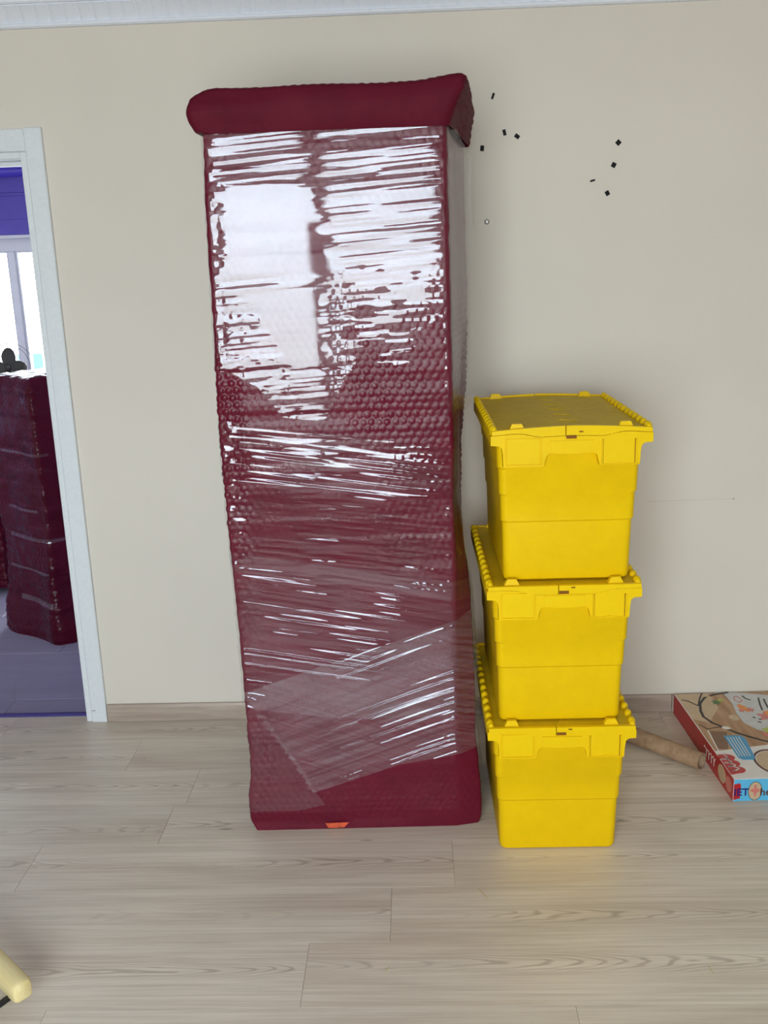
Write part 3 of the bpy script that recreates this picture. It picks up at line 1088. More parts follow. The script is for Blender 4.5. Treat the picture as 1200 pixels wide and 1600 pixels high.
def crate(crown):
    root = empty('yellow_crate')
    # stepped, tapering tub with wall thickness
    pr = [(0.0, .155, .244), (0.004, .1605, .2495), (0.012, .163, .252), (0.158, .1665, .2560), (0.163, .1700, .2600),
          (0.230, .1715, .2620), (0.235, .1750, .2655), (0.300, .1765, .2675), (0.305, .1800, .2710), (0.398, .1830, .2750)]
    rows_ = [rrect(hx, hy, 0.020, z) for z, hx, hy in pr]
    rows_ += [rrect(hx - .003, hy - .003, 0.018, z) for z, hx, hy in reversed(pr[2:])]
    b = MB().ring(rows_, True, True).build('tub', M_YEL, root)
    smooth_by_angle(b, 35)
    # rim: lip all round
    r_ = [rrect(.184, .276, .020, .366), rrect(.1975, .2850, .020, .366), rrect(.2000, .2875, .022, .370), rrect(.2000, .2875, .022, .396), rrect(.1970, .2845, .022, .399), rrect(.184, .276, .020, .399)]

    def skirt_low(x):
        a = abs(x) / .196
        zt = .4040 + crown * (1 - min(1, a) ** 1.6)
        return max(.381, zt - .011 - .013 * float(sstep(.70, .36, np.array(a))))
    rim = MB().ring(r_, True, False)
    rim.ring([r_[-1], r_[0]], True, False)
    rm = rim.build('rim', M_YRIM, root)
    smooth_by_angle(rm, 35)
    # handle panels at both ends
    out = [(-.199, skirt_low(.196) - .0018), (-.199, .3675), (-.179, .366), (-.172, .360), (-.1695, .345), (-.1680, .312), (-.0690, .312), (-.0650, .330),
           (-.0610, .3400), (-.0530, .3455), (-.03, .3430), (0, .3420), (.03, .3430), (.0530, .3455), (.0620, .3400), (.0655, .330), (.0695, .312), (.1680, .312),
           (.1695, .345), (.172, .360), (.179, .366), (.199, .3675)] + [(x, skirt_low(x) - .0018) for x in np.linspace(.199, -.16, 25)]
    hp = MB().prism(out, 'y', -0.3005, -0.272).build('handle_panel', M_YRIM, root)
    MB().prism(out, 'y', 0.272, 0.3005).build('handle_panel', M_YRIM, root)
    # raised square plate (left) and card holder (right) on the front
    lp = MB()
    lp.box(-.1645, -.0730, -.3038, -.300, .3150, .3175).box(-.1645, -.1622, -.3038, -.300, .3175, .387).box(-.0753, -.0730, -.3038, -.300, .3175, .387)
    lp.build('plate_frame', M_YRIM, hp)
    MB().box(-.1600, -.0775, -.3030, -.300, .3197, .384, .0008).build('plate', M_YRIM, hp)
    ch = MB()
    ch.box(.0730, .0760, -.3062, -.300, .3150, .377, .0006).box(.1562, .1597, -.3062, -.300, .3150, .377, .0006)
    ch.box(.0730, .1640, -.3045, -.300, .3135, .3160, .0006).prism([(.108, .3160), (.114, .3195), (.121, .3195), (.127, .3160)], 'y', -.3035, -.300)
    ch.build('card_holder', M_YRIM, hp)
    MB().box(.0766, .0778, -.3012, -.3002, .3165, .378).build('card_slot_shade', M_YSLOT_SHADE, hp)  # dark strips painted as the shade inside card slots; no recess
    MB().box(.1544, .1558, -.3012, -.3002, .3165, .378).build('card_slot_shade', M_YSLOT_SHADE, hp)
    emb = MB()
    for k in range(4):
        emb.box(.096 + k * .010, .1005 + k * .010, -.3014, -.3002, .3868, .3925, .0003)
    emb.build('embossed_mark', M_YRIM, hp)
    gr = MB().prism([(-.050, .350), (-.054, .3765), (.054, .3765), (.050, .350), (.02, .3475), (-.02, .3475)], 'y', -.3035, -.300)
    gr.build('grip_bar', M_YRIM, hp)
    # two lid halves: crowned sheets with interlocking zigzag edges and a skirt over the front rim
    ny = 121
    yy = np.linspace(-.2925, .2925, ny)
    zig = np.zeros(ny)
    for i, y in enumerate(yy):
        t = ((y + .2925) / .585 * 6.0) % 1.0
        zig[i] = (-.016 + .034 * min(1, t / .78)) if t < .78 else (.018 - .034 * (t - .78) / .22)
    zig[:3] = -.0155
    for side in (-1, 1):
        us = np.linspace(0, 1, 22)
        top = np.empty((ny, 22, 3))
        for i in range(ny):
            xe = zig[i] + (-.0008 if side < 0 else .0008 + .0110 * max(0, min(1, (zig[i] - .006) / .012)))
            xs = side * .186 * (1 - us) + xe * us
            cz = crown * (1 - np.clip(np.abs(xs) / .186, 0, 1) ** 1.6) * (0.55 + 0.45 * math.cos((yy[i] + .29) * 2.2))
            top[i, :, 0] = xs
            top[i, :, 1] = yy[i]
            top[i, :, 2] = .4015 + cz + (0.0 if side < 0 else 0.0016 * us ** 4)
        # sheet with thickness
        bot = top.copy()
        bot[..., 2] -= 0.0035
        m = MB()
        rws = []
        for i in range(ny):
            rws.append([tuple(p) for p in top[i]] + [tuple(p) for p in bot[i][::-1]])
        m.ring(rws, True, True)
        ld = m.build('lid', M_YLID, root)
        smooth_by_angle(ld, 40)
        # raised dirt-worn finger ends
        # front and rear skirt of this half
        for fy in (-1, 1):
            xs = np.linspace(side * .196, zig[0] + side * .0012, 24)
            up, dn = [], []
            for x in xs:
                up.append((x, .4040 + crown * (1 - (abs(x) / .196) ** 1.6)))
                dn.append((x, skirt_low(x)))
            poly = up + dn[::-1]
            y0, y1 = (-.3040, -.2930) if fy < 0 else (.2930, .3040)
            MB().prism(poly, 'y', y0, y1).build('skirt', M_YRIM, ld)
        # hinge knuckles along the long side
        for k in range(13):
            o = link('hinge_knuckle', KNUCKLE, M_YRIM, ld)
            o.location = (side * .1915, -.270 + k * .0450, .4035)
        MB().tube([(side * .1915, -.288, .3985), (side * .1915, .288, .3985)], .0042, 8).build('hinge_rod', M_YRIM, ld, smooth=True)
        # stacking lugs
        for fy in (-1, 1):
            o = link('stacking_lug', LUG, M_YRIM, ld)
            o.location = (side * .1335, fy * .283, .4025)
    # corner knobs
    for sx in (-1, 1):
        o = link('corner_knob', KNOB, M_YRIM, root)
        o.location = (sx * .1900, -.287, .3985)
    # dark blocks painted as shade of the latch slot and seal hole, mid front
    MB().box(-.0140, .0110, -.3046, -.3000, .3815, .3900).build('latch_slot_shade', M_YSLOT_SHADE, root)
    MB().box(.0170, .0270, -.3046, -.3000, .3965, .4000).build('seal_hole_shade', M_YSLOT_SHADE, root)
    return root


M_YSLOT_SHADE = simple('painted_slot_shade', srgb(128, 78, 20), 0.7, 0.2)  # shade of slots and holes put into a flat dark colour
kn = MB()
kr = []
for k in range(7):
    t = k / 6
    yv = -.0140 + .028 * t
    rad = .0105 * math.sqrt(max(0.04, 1 - (2 * t - 1) ** 4))
    kr.append([(rad * .95 * math.cos(a), yv, rad * math.sin(a) + .001) for a in [2 * math.pi * q / 10 for q in range(10)]])
KNUCKLE = kn.ring(kr, True, True).mesh('hinge_knuckle')
KNUCKLE.polygons.foreach_set('use_smooth', [True] * len(KNUCKLE.polygons))
lr = [[(-.0200, -.008, 0), (.0200, -.008, 0), (.0200, .012, 0), (-.0200, .012, 0)],
      [(-.0120, -.006, .0160), (.0120, -.006, .0160), (.0120, .005, .0160), (-.0120, .005, .0160)]]
LUG = MB().ring(lr, True, True).mesh('stacking_lug')
kk = []
for t in np.linspace(0, 1, 7):
    rad = .0095 * math.cos(t * math.pi / 2 * 0.97) ** 0.6
    kk.append([(rad * math.cos(a), rad * math.sin(a), .0145 * t) for a in [2 * math.pi * q / 12 for q in range(12)]])
KNOB = MB().ring(kk, True, True).mesh('corner_knob')
KNOB.polygons.foreach_set('use_smooth', [True] * len(KNOB.polygons))

low = crate(0.0)
low.location = (0.376, -0.604, 0.0)
low.rotation_euler.z = 0.004
mid_c = copy_tree(low)
mid_c.location = (0.3735, -0.618, CH)
mid_c.rotation_euler.z = 0.008
top_c = crate(0.0095)
top_c.location = (0.3850, -0.629, 2 * CH)
top_c.rotation_euler.z = 0.006
for o, l in ((low, 'bottom yellow plastic crate of the stack, standing on the floor'), (mid_c, 'middle yellow plastic crate, between the other two of the stack'),
             (top_c, 'topmost yellow plastic crate with its closed two-part lid showing')):
    o['label'] = l
    o['category'] = 'crate'
    o['group'] = 'stacked yellow lidded crates'

# ------------------------------------------------------------------ small black foam pads and a screw plug on the wall
M_PAD = simple('black_foam_pad', (0.012, 0.012, 0.012, 1), 0.8, 0.2)
pads = [(.274, 2.125, .007, .019, 20, 'black pad highest on the wall, right above the cabinet top'),
        (.310, 2.016, .010, .018, -14, 'black pad, left one of the close pair beside the cabinet'),
        (.350, 2.003, .016, .012, 35, 'black pad, right one of the close pair beside the cabinet'),
        (.239, 1.971, .012, .017, 4, 'black pad touching the edge of the cabinet top in view'),
        (.671, 1.973, .015, .015, 45, 'black diamond pad, highest of the right group on the wall'),
        (.658, 1.906, .014, .015, 28, 'black square pad second from top in the right group'),
        (.592, 1.861, .016, .006, -14, 'thin black sliver pad left in the right wall group'),
        (.640, 1.821, .013, .015, -28, 'black pad lowest of the right group on the wall')]
for i, (x, z, w, h, a, lab) in enumerate(pads):
    o = MB().box(-w / 2, w / 2, -0.002, -0.0001, -h / 2, h / 2, 0.0004).build('wall_pad', M_PAD, label=lab, category='foam pad', group='black adhesive pads on the wall')
    o.location = (x, 0, z)
    o.rotation_euler = (0, math.radians(a), 0)
sc = empty('wall_screw', (.253, 0, 1.745), label='screw in a grey plug on the wall beside the cabinet', category='screw')
M_PLUG = simple('grey_plug', srgb(140, 132, 120), 0.6)
M_STEEL = simple('screw_steel', srgb(190, 188, 182), 0.35, 0.5, metal=0.8)
a_ = [2 * math.pi * k / 16 for k in range(16)]
MB().ring([[(r * math.cos(t), y, r * math.sin(t)) for t in a_] for r, y in ((.0085, -.0001), (.0085, -.0015), (.007, -.0022))]).build('plug', M_PLUG, sc)
MB().ring([[(r * math.cos(t), y, r * math.sin(t)) for t in a_] for r, y in ((.0048, -.0022), (.0048, -.005), (.0035, -.0058))]).build('screw_head', M_STEEL, sc)
MB().box(-.003, .003, -.0062, -.0056, -.0007, .0007).build('drive_slot', M_PAD, sc)
# faint scuff with a nail hole on the right of the wall
M_SCUFF = simple('wall_scuff', srgb(204, 196, 183), 0.8, 0.1)
so = MB().box(-0.30, 0, -0.0006, -0.0001, -0.0008, 0.0007).build('wall_scuff', M_SCUFF, label='faint horizontal scuff line on the wall right of the top crate', category='scuff')
so.location = (1.098, 0, 0.797)
so.rotation_euler = (0, math.radians(-0.6), 0)
no = MB().box(-0.003, 0.003, -0.0012, -0.0001, -0.0011, 0.0011, 0.0003).build('nail_hole', M_DARK, label='tiny dark nail hole at the end of the wall scuff', category='hole')
no.location = (1.100, -0.0006, 0.797)

# ------------------------------------------------------------------ cardboard tube
M_CARD = Mat('kraft_cardboard', srgb(160, 132, 105), 0.75, 0.2)
vv = M_CARD.coord((1, 1, 1))
M_CARD.base(M_CARD.ramp(M_CARD.noise(vv, 45, 4, 0.6), [(0.3, srgb(148, 120, 94)), (0.7, srgb(172, 145, 117))]))
tb = empty('cardboard_tube', (0.905, -0.428, 0), label='brown cardboard tube lying on the floor between crates and toy box', category='tube')
d = Vector((0.905 - 0.655, -0.428 + 0.165, 0)).normalized()
side = Vector((-d.y, d.x, 0))
R0, R1, LT = 0.0285, 0.0235, 0.42
an = [2 * math.pi * k / 28 for k in range(28)]
def tr_(r, l):
    return [tuple(side * (r * math.cos(t)) + Vector((0, 0, R0 + r * math.sin(t))) - d * l) for t in an]
tube = MB()
tube.ring([tr_(R1, LT), tr_(R0, LT), tr_(R0, 0), tr_(R1, 0), tr_(R1, LT)], True, False)
smooth_by_angle(tube.build('shell', M_CARD.m, tb), 40)
seam = MB()
for turn in range(4):
    pts = []
    for k in range(15):
        t = math.pi * 2 * k / 14
        l = 0.05 + turn * 0.10 + 0.06 * k / 14
        pts.append(tuple(side * (R0 * math.cos(t)) + Vector((0, 0, R0 + R0 * math.sin(t))) - d * l))
    seam.tube(pts, 0.0005, 5)
M_SEAM = simple('cardboard_seam', srgb(132, 106, 82), 0.8, 0.1)
seam.build('spiral_seam', M_SEAM, tb)

# ------------------------------------------------------------------ flat toy box with printed art
BX, BD, BH = 0.42, 0.600, 0.075
M_RED = simple('red_print', srgb(178, 32, 34), 0.35, 0.5, 0.08, 20)
M_BLUE = simple('sky_blue_print', srgb(92, 182, 222), 0.35, 0.5, 0.05, 20)
M_PANEL = simple('blue_panel_print', srgb(60, 150, 196), 0.35, 0.5, 0.05, 20)
M_WHITE = simple('white_print', srgb(226, 222, 218), 0.4, 0.5, 0.03, 20)
M_NAVY = simple('navy_print', srgb(28, 24, 110), 0.4, 0.5)
M_BROWN = simple('brown_print', srgb(92, 44, 34), 0.4, 0.5)
M_BLACKP = simple('black_print', srgb(40, 34, 32), 0.45, 0.5)
M_CLOTH = simple('cloth_print', srgb(196, 198, 198), 0.45, 0.4, 0.08, 60)
M_ORANG = simple('orange_print', srgb(226, 140, 60), 0.4, 0.5, 0.15, 90)
M_PINK = simple('pink_print', srgb(205, 120, 110), 0.4, 0.5, 0.15, 90)
M_GREEN = simple('green_print', srgb(70, 110, 62), 0.4, 0.5, 0.2, 90)
M_LIME = simple('lime_print', srgb(170, 185, 70), 0.4, 0.5, 0.2, 90)
M_TAN = simple('tan_print', srgb(196, 170, 138), 0.4, 0.5, 0.1, 60)
W_ = Mat('printed_table_wood', srgb(150, 112, 78), 0.38, 0.5)
wv = W_.coord((30, 3, 1), rot=(0, 0, math.radians(25)))
W_.base(W_.ramp(W_.noise(wv, 1.5, 4, 0.6), [(0.3, srgb(146, 104, 66)), (0.55, srgb(176, 136, 98)), (0.8, srgb(198, 164, 126))]))
TOY = empty('toy_box', (0.944, -0.622, 0), math.radians(2.2), label='flat cardboard craft box with red side and blue front by the baseboard', category='box')
MB().box(0, BX, 0, BD, 0, BH, 0.0012).build('carton', M_WHITE, TOY)
E_ = 0.0003
MB().box(-E_, 0.0006, 0.001, BD - 0.001, 0.001, BH - 0.001).build('red_side', M_RED, TOY)
MB().box(0.001, BX - 0.001, -E_, 0.0006, 0.001, BH - 0.001).build('blue_front', M_BLUE, TOY)


def flat(name, pts, mat, lev=1, parent=TOY):
    return MB().prism(pts, 'z', BH + 0.00005, BH + 0.00025 * lev + 0.0001).build(name, mat, parent)


def disc(cx, cy_, rx, ry=None, n=20, a=0.0):
    ry = ry or rx
    return [(cx + rx * math.cos(t) * math.cos(a) - ry * math.sin(t) * math.sin(a), cy_ + rx * math.cos(t) * math.sin(a) + ry * math.sin(t) * math.cos(a)) for t in [2 * math.pi * k / n for k in range(n)]]


def stroke(name, pts, w, mat, lev, closed=False, parent=TOY):
    m = MB()
    n = len(pts)
    for i in range(n if closed else n - 1):
        a, b = Vector(pts[i]), Vector(pts[(i + 1) % n])
        dd = (b - a)
        if dd.length < 1e-6:
            continue
        dd.normalize()
        q = Vector((-dd.y, dd.x)) * w / 2
        a2, b2 = a - dd * w * .2, b + dd * w * .2
        m.prism([tuple(a2 + q), tuple(a2 - q), tuple(b2 - q), tuple(b2 + q)], 'z', BH + 0.00005, BH + 0.00025 * lev + 0.0001)
    return m.build(name, mat, parent)


flat('table_picture', [(0.003, 0.176), (0.30, 0.225), (BX - .003, 0.245), (BX - .003, BD - .003), (0.003, BD - .003)], W_.m, 1)
flat('pale_corner', [(0.003, 0.40), (0.05, 0.37), (0.12, 0.48), (0.12, BD - .003), (0.003, BD - .003)], M_TAN, 2)
flat('brown_photo', [(0.016, 0.19), (0.048, 0.185), (0.085, 0.30), (0.032, 0.312)], simple('umber_print', srgb(122, 86, 60), 0.4, 0.5, 0.15, 60), 2)
stroke('photo_edge', [(0.014, 0.178), (0.026, 0.315)], 0.004, M_WHITE, 3)
flat('cloth', [(0.176, 0.592), (0.21, 0.597), (0.30, 0.575), (BX - .003, 0.53), (BX - .003, 0.26), (0.24, 0.276), (0.19, 0.31), (0.165, 0.36), (0.165, 0.43), (0.178, 0.51)], M_CLOTH, 2)
flat('tray', disc(0.145, 0.40, 0.016, 0.022), M_TAN, 3)
rope = [(0.194, 0.597), (0.14, 0.585), (0.096, 0.56), (0.066, 0.515), (0.050, 0.46), (0.045, 0.416), (0.058, 0.372), (0.082, 0.338), (0.112, 0.295), (0.15, 0.258), (0.195, 0.222)]
stroke('rope', rope, 0.009, M_BLACKP, 4)
stroke('cord', [(0.012, 0.36), (0.028, 0.325), (0.064, 0.336), (0.09, 0.334)], 0.004, M_BLACKP, 3)
stroke('branch', [(0.10, 0.606 - .008), (0.080, 0.56), (0.055, 0.50), (0.03, 0.54), (0.012, 0.55)], 0.006, M_BLACKP, 3)
flat('knot', disc(0.092, 0.328, 0.014, 0.010, 14, -.5), M_WHITE, 5)
for i, (cx, cy_, r, mt) in enumerate([(0.205, 0.463, .016, M_ORANG), (0.190, 0.452, .009, M_PINK), (0.222, 0.455, .010, M_PINK), (0.198, 0.488, .009, M_ORANG), (0.125, 0.522, .012, M_GREEN), (0.145, 0.535, .008, M_LIME),
                                      (0.255, 0.40, .022, M_PINK), (0.275, 0.425, .015, M_ORANG), (0.222, 0.30, .014, M_LIME), (0.24, 0.29, .016, M_LIME), (0.115, 0.56, .010, M_TAN), (0.205, 0.275, .010, M_PINK)]):
    fl_ = [(cx + r * (1 + .32 * math.cos(5 * t)) * math.cos(t), cy_ + r * 1.25 * (1 + .32 * math.cos(5 * t)) * math.sin(t)) for t in [2 * math.pi * k / 40 for k in range(40)]]
    flat('flower_print', fl_, mt, 4 + i % 3)
for pts in ([(0.203, 0.56), (0.195, 0.535), (0.207, 0.515), (0.222, 0.53), (0.214, 0.565)], ):
    stroke('petal_outline', pts, 0.003, M_PINK, 5, True)
for pts in ([(0.235, 0.565), (0.238, 0.545), (0.25, 0.53)], [(0.285, 0.545), (0.27, 0.49), (0.262, 0.45)], [(0.30, 0.535), (0.29, 0.48), (0.288, 0.45)], [(0.21, 0.40), (0.215, 0.392)], [(0.225, 0.385), (0.23, 0.378)], [(0.215, 0.365), (0.222, 0.358)], [(0.26, 0.33), (0.25, 0.31), (0.262, 0.295)]):
    stroke('stitch', pts, 0.0055, M_BLACKP, 5)
flat('text_panel', [(0.064, 0.274), (0.119, 0.272), (0.128, 0.25), (0.112, 0.125), (0.104, 0.113), (0.070, 0.115), (0.060, 0.128)], M_PANEL, 6)
for k in range(5):
    stroke('text_line', [(0.072 + k * 0.0095, 0.262), (0.0665 + k * 0.0085, 0.135)], 0.0024, M_WHITE, 7)
stroke('embroidery_hoop', disc(0.165, 0.093, 0.062, 0.078, 30), 0.006, M_BROWN, 5, True)
flat('hoop_cloth', disc(0.165, 0.093, 0.056, 0.070, 30), M_TAN, 3)
stroke('hoop_shadow', [(0.108, 0.06), (0.135, 0.018), (0.16, 0.01)], 0.004, M_BROWN, 4)
cloud = disc(0.026, 0.135, 0.024, 0.020, 18) + []
flat('logo_cloud', disc(0.024, 0.132, 0.026, 0.020, 20), M_RED, 5)
flat('logo_cloud', disc(0.030, 0.094, 0.022, 0.020, 20), M_RED, 6)
flat('logo_cloud', disc(0.032, 0.054, 0.022, 0.019, 20), M_RED, 7)
flat('logo_cloud', [(0.0015, 0.150), (0.024, 0.150), (0.032, 0.036), (0.0015, 0.028)], M_RED, 8)


def text(body, size, mat, parent, mw, name='lettering', shear=0.0, bold=0.0):
    cu = bpy.data.curves.new('t', 'FONT')
    cu.body = body
    cu.size = size
    cu.extrude = 0.0002
    cu.shear = shear
    cu.offset = bold
    t = bpy.data.objects.new('t', cu)
    COL.objects.link(t)
    bpy.context.view_layer.update()
    me = bpy.data.meshes.new_from_object(t.evaluated_get(bpy.context.evaluated_depsgraph_get()))
    bpy.data.objects.remove(t)
    o = link(name, me, mat, parent)
    o.matrix_local = mw
    return o


# script on the red cloud, written along the box depth
sq = [(0.016 + 0.00013 * k + 0.011 * math.sin(k * 0.42) + 0.004 * math.sin(k * .9 + 1), 0.138 - 0.00155 * k + 0.006 * math.cos(k * 0.42)) for k in range(62)]
stroke('script_lettering', sq, 0.0042, M_WHITE, 10)
# front lettering
FR_ = Matrix.Rotation(math.radians(90), 4, 'X')
text('IET', 0.034, M_NAVY, TOY, Matrix.Translation((0.001, -0.0012, 0.020)) @ FR_, 'lettering', 0, 0.0006)
text('he', 0.036, M_BROWN, TOY, Matrix.Translation((0.080, -0.0012, 0.018)) @ FR_, 'lettering', 0, 0.0004)
fr_c = [(0.066 + 0.021 * math.cos(t), 0.034 + 0.031 * math.sin(t)) for t in [2 * math.pi * k / 26 for k in range(26)]]
MB().prism(fr_c, 'y', -0.0006, -0.0001).build('front_roundel', M_TAN, TOY)
MB().ring([[(0.066 + (0.021 + 0.0008 * a) * math.cos(t), -0.0009 - 0.0000 * a, 0.034 + (0.031 + 0.0008 * a) * math.sin(t)) for t in [2 * math.pi * k / 26 for k in range(26)]] for a in (-1, 1)], True, False).build('roundel_ring', M_BLACKP, TOY)
flr = [(0.066 + 0.010 * (1 + .4 * math.cos(4 * t)) * math.cos(t), 0.036 + 0.015 * (1 + .4 * math.cos(4 * t)) * math.sin(t)) for t in [2 * math.pi * k / 32 for k in range(32)]]
MB().prism(flr, 'y', -0.0010, -0.0005).build('flower_print', M_PINK, TOY)
MB().prism([(0.001, 0.058), (0.018, 0.062), (0.022, 0.055), (0.021, 0.010), (0.001, 0.006)], 'y', -0.0007, -0.0001).build('logo_patch', M_RED, TOY)
# red side: white lettering strokes and an oval picture
sm = MB()
for k in range(60):
    p0, p1 = [(0.262 - 0.0017 * q + 0.006 * math.cos(q * .45), 0.038 + 0.013 * math.sin(q * .45) + 0.005 * math.sin(q * .95 + 1)) for q in (k, k + 1)]
    dd = Vector((p1[0] - p0[0], p1[1] - p0[1])).normalized()
    q_ = Vector((-dd.y, dd.x)) * .0018
    sm.prism([(p0[0] + q_.x, p0[1] + q_.y), (p0[0] - q_.x, p0[1] - q_.y), (p1[0] - q_.x, p1[1] - q_.y), (p1[0] + q_.x, p1[1] + q_.y)], 'x', -0.0008, -0.0001)
sm.build('script_lettering', M_WHITE, TOY)
ov = [(0.100 + 0.034 * math.cos(t), 0.038 + 0.028 * math.sin(t)) for t in [2 * math.pi * k / 24 for k in range(24)]]
MB().prism(ov, 'x', -0.0008, -0.0001).build('oval_picture', M_TAN, TOY)
ov2 = [(0.040 + 0.024 * math.cos(t), 0.036 + 0.024 * math.sin(t)) for t in [2 * math.pi * k / 24 for k in range(24)]]
MB().prism(ov2, 'x', -0.0008, -0.0001).build('oval_picture', M_PINK, TOY)

# ------------------------------------------------------------------ pale wooden rail end at the lower left
M_PINE = Mat('pale_pine', srgb(222, 204, 150), 0.45, 0.4)
pv = M_PINE.coord((3, 40, 40))
M_PINE.base(M_PINE.ramp(M_PINE.noise(pv, 1.5, 4, 0.6), [(0.3, srgb(212, 192, 132)), (0.7, srgb(232, 216, 164))]))
M_ROD = simple('black_rod', (0.012, 0.012, 0.013, 1), 0.4, 0.5)
RA = math.atan2(-0.135, 0.150)
rail = empty('wooden_rail', (-0.905, -1.478, 0), RA, label='pale wooden rail end with a black rod at the lower left corner', category='wooden rail')
prof_r = []
rows = []
for xx, zs, ws in [(-0.62, 1, 1), (-0.02, 1, 1), (-0.008, 0.97, 0.97), (-0.002, 0.86, 0.88), (0.0, 0.74, 0.8)]:
    hw, h0, h1 = 0.0225 * ws, 0.045 + 0.024 * (1 - zs), 0.093 - 0.024 * (1 - zs)
    b = 0.006
    rows.append([(xx, -hw + b, h0), (xx, hw - b, h0), (xx, hw, h0 + b), (xx, hw, h1 - b), (xx, hw - b, h1), (xx, -hw + b, h1), (xx, -hw, h1 - b), (xx, -hw, h0 + b)])
smooth_by_angle(MB().ring(rows, True, True).build('rail', M_PINE.m, rail), 50)
MB().tube([(-0.034, -0.010, 0.050), (-0.048, -0.060, 0.030), (-0.070, -0.17, 0.0075), (-0.10, -0.40, 0.0075)], 0.0075, 12).build('rod', M_ROD, rail, smooth=True)
MB().box(-0.60, -0.55, -0.018, 0.018, 0.0, 0.046, 0.003).build('foot', M_PINE.m, rail)
MB().box(-0.36, -0.32, -0.018, 0.018, 0.0, 0.0455, 0.003).build('foot', M_PINE.m, rail)

# thin straws on the floor
M_STRAW = simple('straw', srgb(206, 186, 130), 0.6)
for i, (x, y, a, L, lab) in enumerate([(0.150, -1.055, -62, .045, 'thin pale straw on the floor in front of the yellow crates'),
                                       (0.662, -1.345, 100, .022, 'tiny straw sliver on the floor at the lower right'),
                                       (-0.095, -1.335, 60, .02, 'tiny straw sliver on the floor below the cabinet')]):
    o = MB().tube([(-L / 2, 0, .001), (0, .001, .0016), (L / 2, 0, .001)], .0009, 6).build('straw', M_STRAW, label=lab, category='straw', group='straw slivers on the floor')
    o.location = (x, y, 0)
    o.rotation_euler = (0, 0, math.radians(a))

# ------------------------------------------------------------------ wrapped furniture in the next room
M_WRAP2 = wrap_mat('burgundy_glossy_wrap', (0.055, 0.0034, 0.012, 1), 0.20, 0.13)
F_BAND = film_mat('film_band', 0.03, 0.8, 0.01, 0, 0.12, 0.4)


def bundle(name, corners, height, seed, label, flare=0.03, top_round=0.03, bands=()):
    cen = np.mean(np.array(corners), 0)
    root = empty(name, (cen[0], cen[1], 0), label=label, category='wrapped furniture')
    z = np.arange(0, height + 1e-6, 0.006)
    C = np.array(corners)
    t = np.linspace(0, 1, 80, endpoint=False)
    per = np.concatenate([C[k] * (1 - t[:, None]) + C[(k + 1) % 4] * t[:, None] for k in range(4)])
    for _ in range(14):
        per = (np.roll(per, 1, 0) + 2 * per + np.roll(per, -1, 0)) / 4
    T = np.roll(per, -1, 0) - np.roll(per, 1, 0)
    Nn_ = np.stack([T[:, 1], -T[:, 0]], -1)
    Nn_ /= np.linalg.norm(Nn_, axis=-1, keepdims=True)
    s = np.cumsum(np.linalg.norm(np.diff(per, axis=0, append=per[:1]), axis=-1))
    S2, Zz = np.meshgrid(s, z)
    H_ = flare * (1 - sstep(0.06, 0.30, Zz)) * (0.35 + 1.1 * vnoise(S2 * 4, Zz * 3, seed))
    H_ -= top_round * sstep(height - 0.04, height, Zz)
    H_ += (vnoise(S2 * 8, Zz * 7, seed + 1) - .5) * 0.018 + (vnoise(S2 * 2.0, Zz * 42, seed + 2) - .5) * 0.009
    H_ += bubbles(S2, Zz) * (0.3 + 0.9 * vnoise(S2 * 6, Zz * 6, seed + 3)) + (vnoise(S2 * 20, Zz * 34, seed + 6) - .5) * 0.006
    PX = np.stack([per[None, :, 0] + Nn_[None, :, 0] * H_, per[None, :, 1] + Nn_[None, :, 1] * H_, Zz], -1)
    rows_ = [PX]
    # lift the hem where it hangs off the floor
    PX[..., 2] += 0.03 * (1 - sstep(0.0, 0.12, Zz)) * sstep(0.45, 0.7, vnoise(S2 * 3.3 + 4, Zz * 0, seed + 4))
    caps = []
    last = PX[-1]
    for u in np.linspace(0.08, 0.97, 10):
        q = last.copy()
        q[:, :2] = cen + (last[:, :2] - cen) * (1 - u)
        q[:, 2] = height + 0.012 * math.sin(min(1, u * 3) * math.pi / 2) + (vnoise(q[:, 0] * 20, q[:, 1] * 20, seed + 5) - .5) * 0.012
        caps.append(q)
    A = np.concatenate([PX, np.array(caps)], 0)
    A = np.concatenate([A, A[:, :1]], 1)
    A[..., :2] -= cen
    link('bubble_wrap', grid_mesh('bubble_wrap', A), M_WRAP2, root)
    for zb, hb in bands:
        m = (z > zb) & (z < zb + hb)
        k0 = int(vnoise(np.array([zb * 31.0]), np.array([3.3]), seed)[0] * 34)
        Bz = PX[m][:, k0:k0 + 44 + int(zb * 70) % 34].copy()
        Bz[..., :2] += Nn_[None, k0:k0 + Bz.shape[1]] * 0.006
        Bz[..., :2] -= cen
        link('film_band', grid_mesh('film_band', Bz), F_BAND, root)
    return root


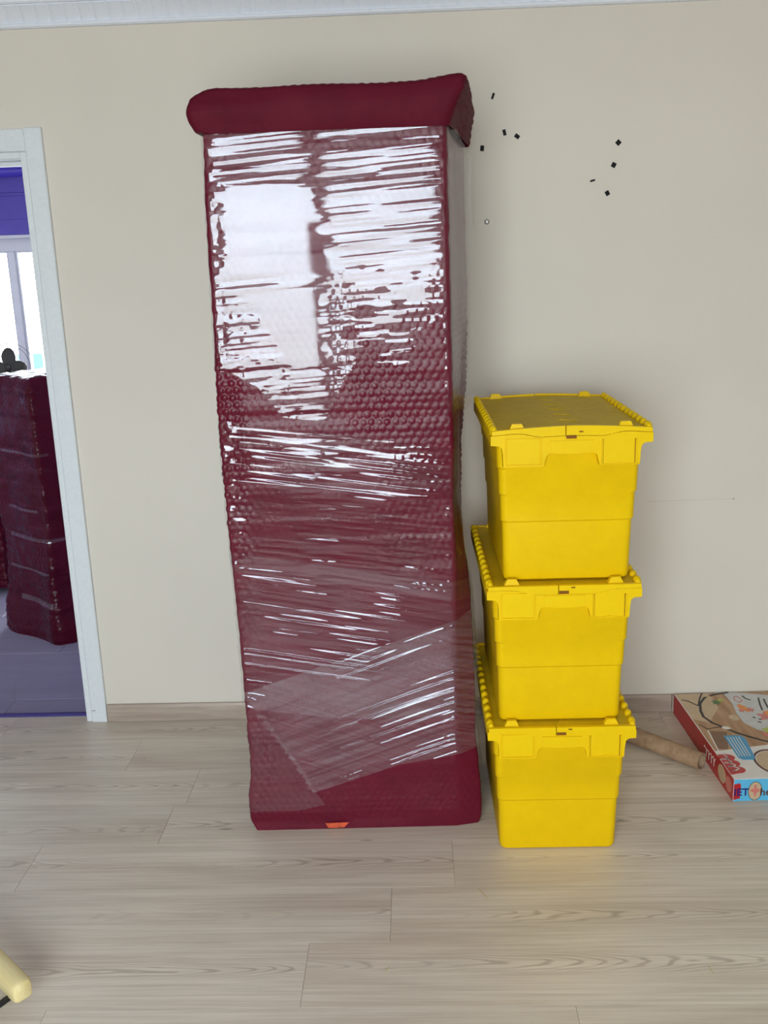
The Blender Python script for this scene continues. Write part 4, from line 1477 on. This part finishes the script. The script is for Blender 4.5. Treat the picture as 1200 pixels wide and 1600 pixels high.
bundle('wrapped_bundle', [(-1.930, 1.010), (-1.630, 0.770), (-1.250, 1.150), (-1.520, 1.440)], 1.195, 70,
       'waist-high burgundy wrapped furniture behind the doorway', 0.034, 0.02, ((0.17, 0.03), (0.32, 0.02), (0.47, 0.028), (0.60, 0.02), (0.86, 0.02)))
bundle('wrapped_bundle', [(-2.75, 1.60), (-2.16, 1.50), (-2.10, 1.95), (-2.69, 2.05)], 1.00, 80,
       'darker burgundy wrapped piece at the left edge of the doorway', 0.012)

# small black fan standing behind the bundle
M_FAN = simple('black_fan_plastic', (0.012, 0.012, 0.014, 1), 0.4, 0.5)
M_WIRE = simple('grey_fan_wire', srgb(120, 124, 130), 0.35, 0.5, metal=0.6)
fan = empty('pedestal_fan', (-2.004, 1.50, 0), label='black fan with a thin wire guard above the wrapped bundle', category='fan')
FZ = 1.188
MB().tube([(0, 0.06, 0.02), (0, 0.06, FZ - 0.02)], 0.013, 12).build('pole', M_FAN, fan, smooth=True)
MB().ring([[(r * math.cos(t), 0.06 + r * math.sin(t), zv) for t in a_] for r, zv in ((0.11, 0.0), (0.11, 0.012), (0.04, 0.024), (0.015, 0.05))]).build('base', M_FAN, fan)
MB().tube([(0, 0.10, FZ), (0, 0.04, FZ), (0, -0.02, FZ), (0, -0.03, FZ)], 0.03, 16, radii=[0.024, 0.034, 0.026, 0.012]).build('motor', M_FAN, fan, smooth=True)
for ang in (78, -4, 186):
    m = MB()
    rows = []
    for t in np.linspace(0, 1, 9):
        r = 0.012 + 0.086 * t
        w = 0.013 + 0.024 * math.sin(math.pi * min(1, 0.12 + 0.82 * t))
        if t > .93:
            w *= 0.6
        rows.append([(r, -0.026 - 0.010 * t + 0.006, -w), (r, -0.026 + 0.006, w), (r, -0.021 + 0.006, w), (r, -0.021 - 0.010 * t + 0.006, -w)])
    m.ring(rows)
    o = m.build('blade', M_FAN, fan, smooth=False)
    o.location = (0, -0.005, FZ)
    o.rotation_euler = (0, -math.radians(ang), 0)
for r, yv in ((0.113, -0.02), (0.113, 0.03)):
    MB().tube([(r * math.cos(t), yv, FZ + r * math.sin(t)) for t in np.linspace(0, 2 * math.pi, 49)], 0.0016, 6, caps=False).build('guard_ring', M_WIRE, fan, smooth=True)
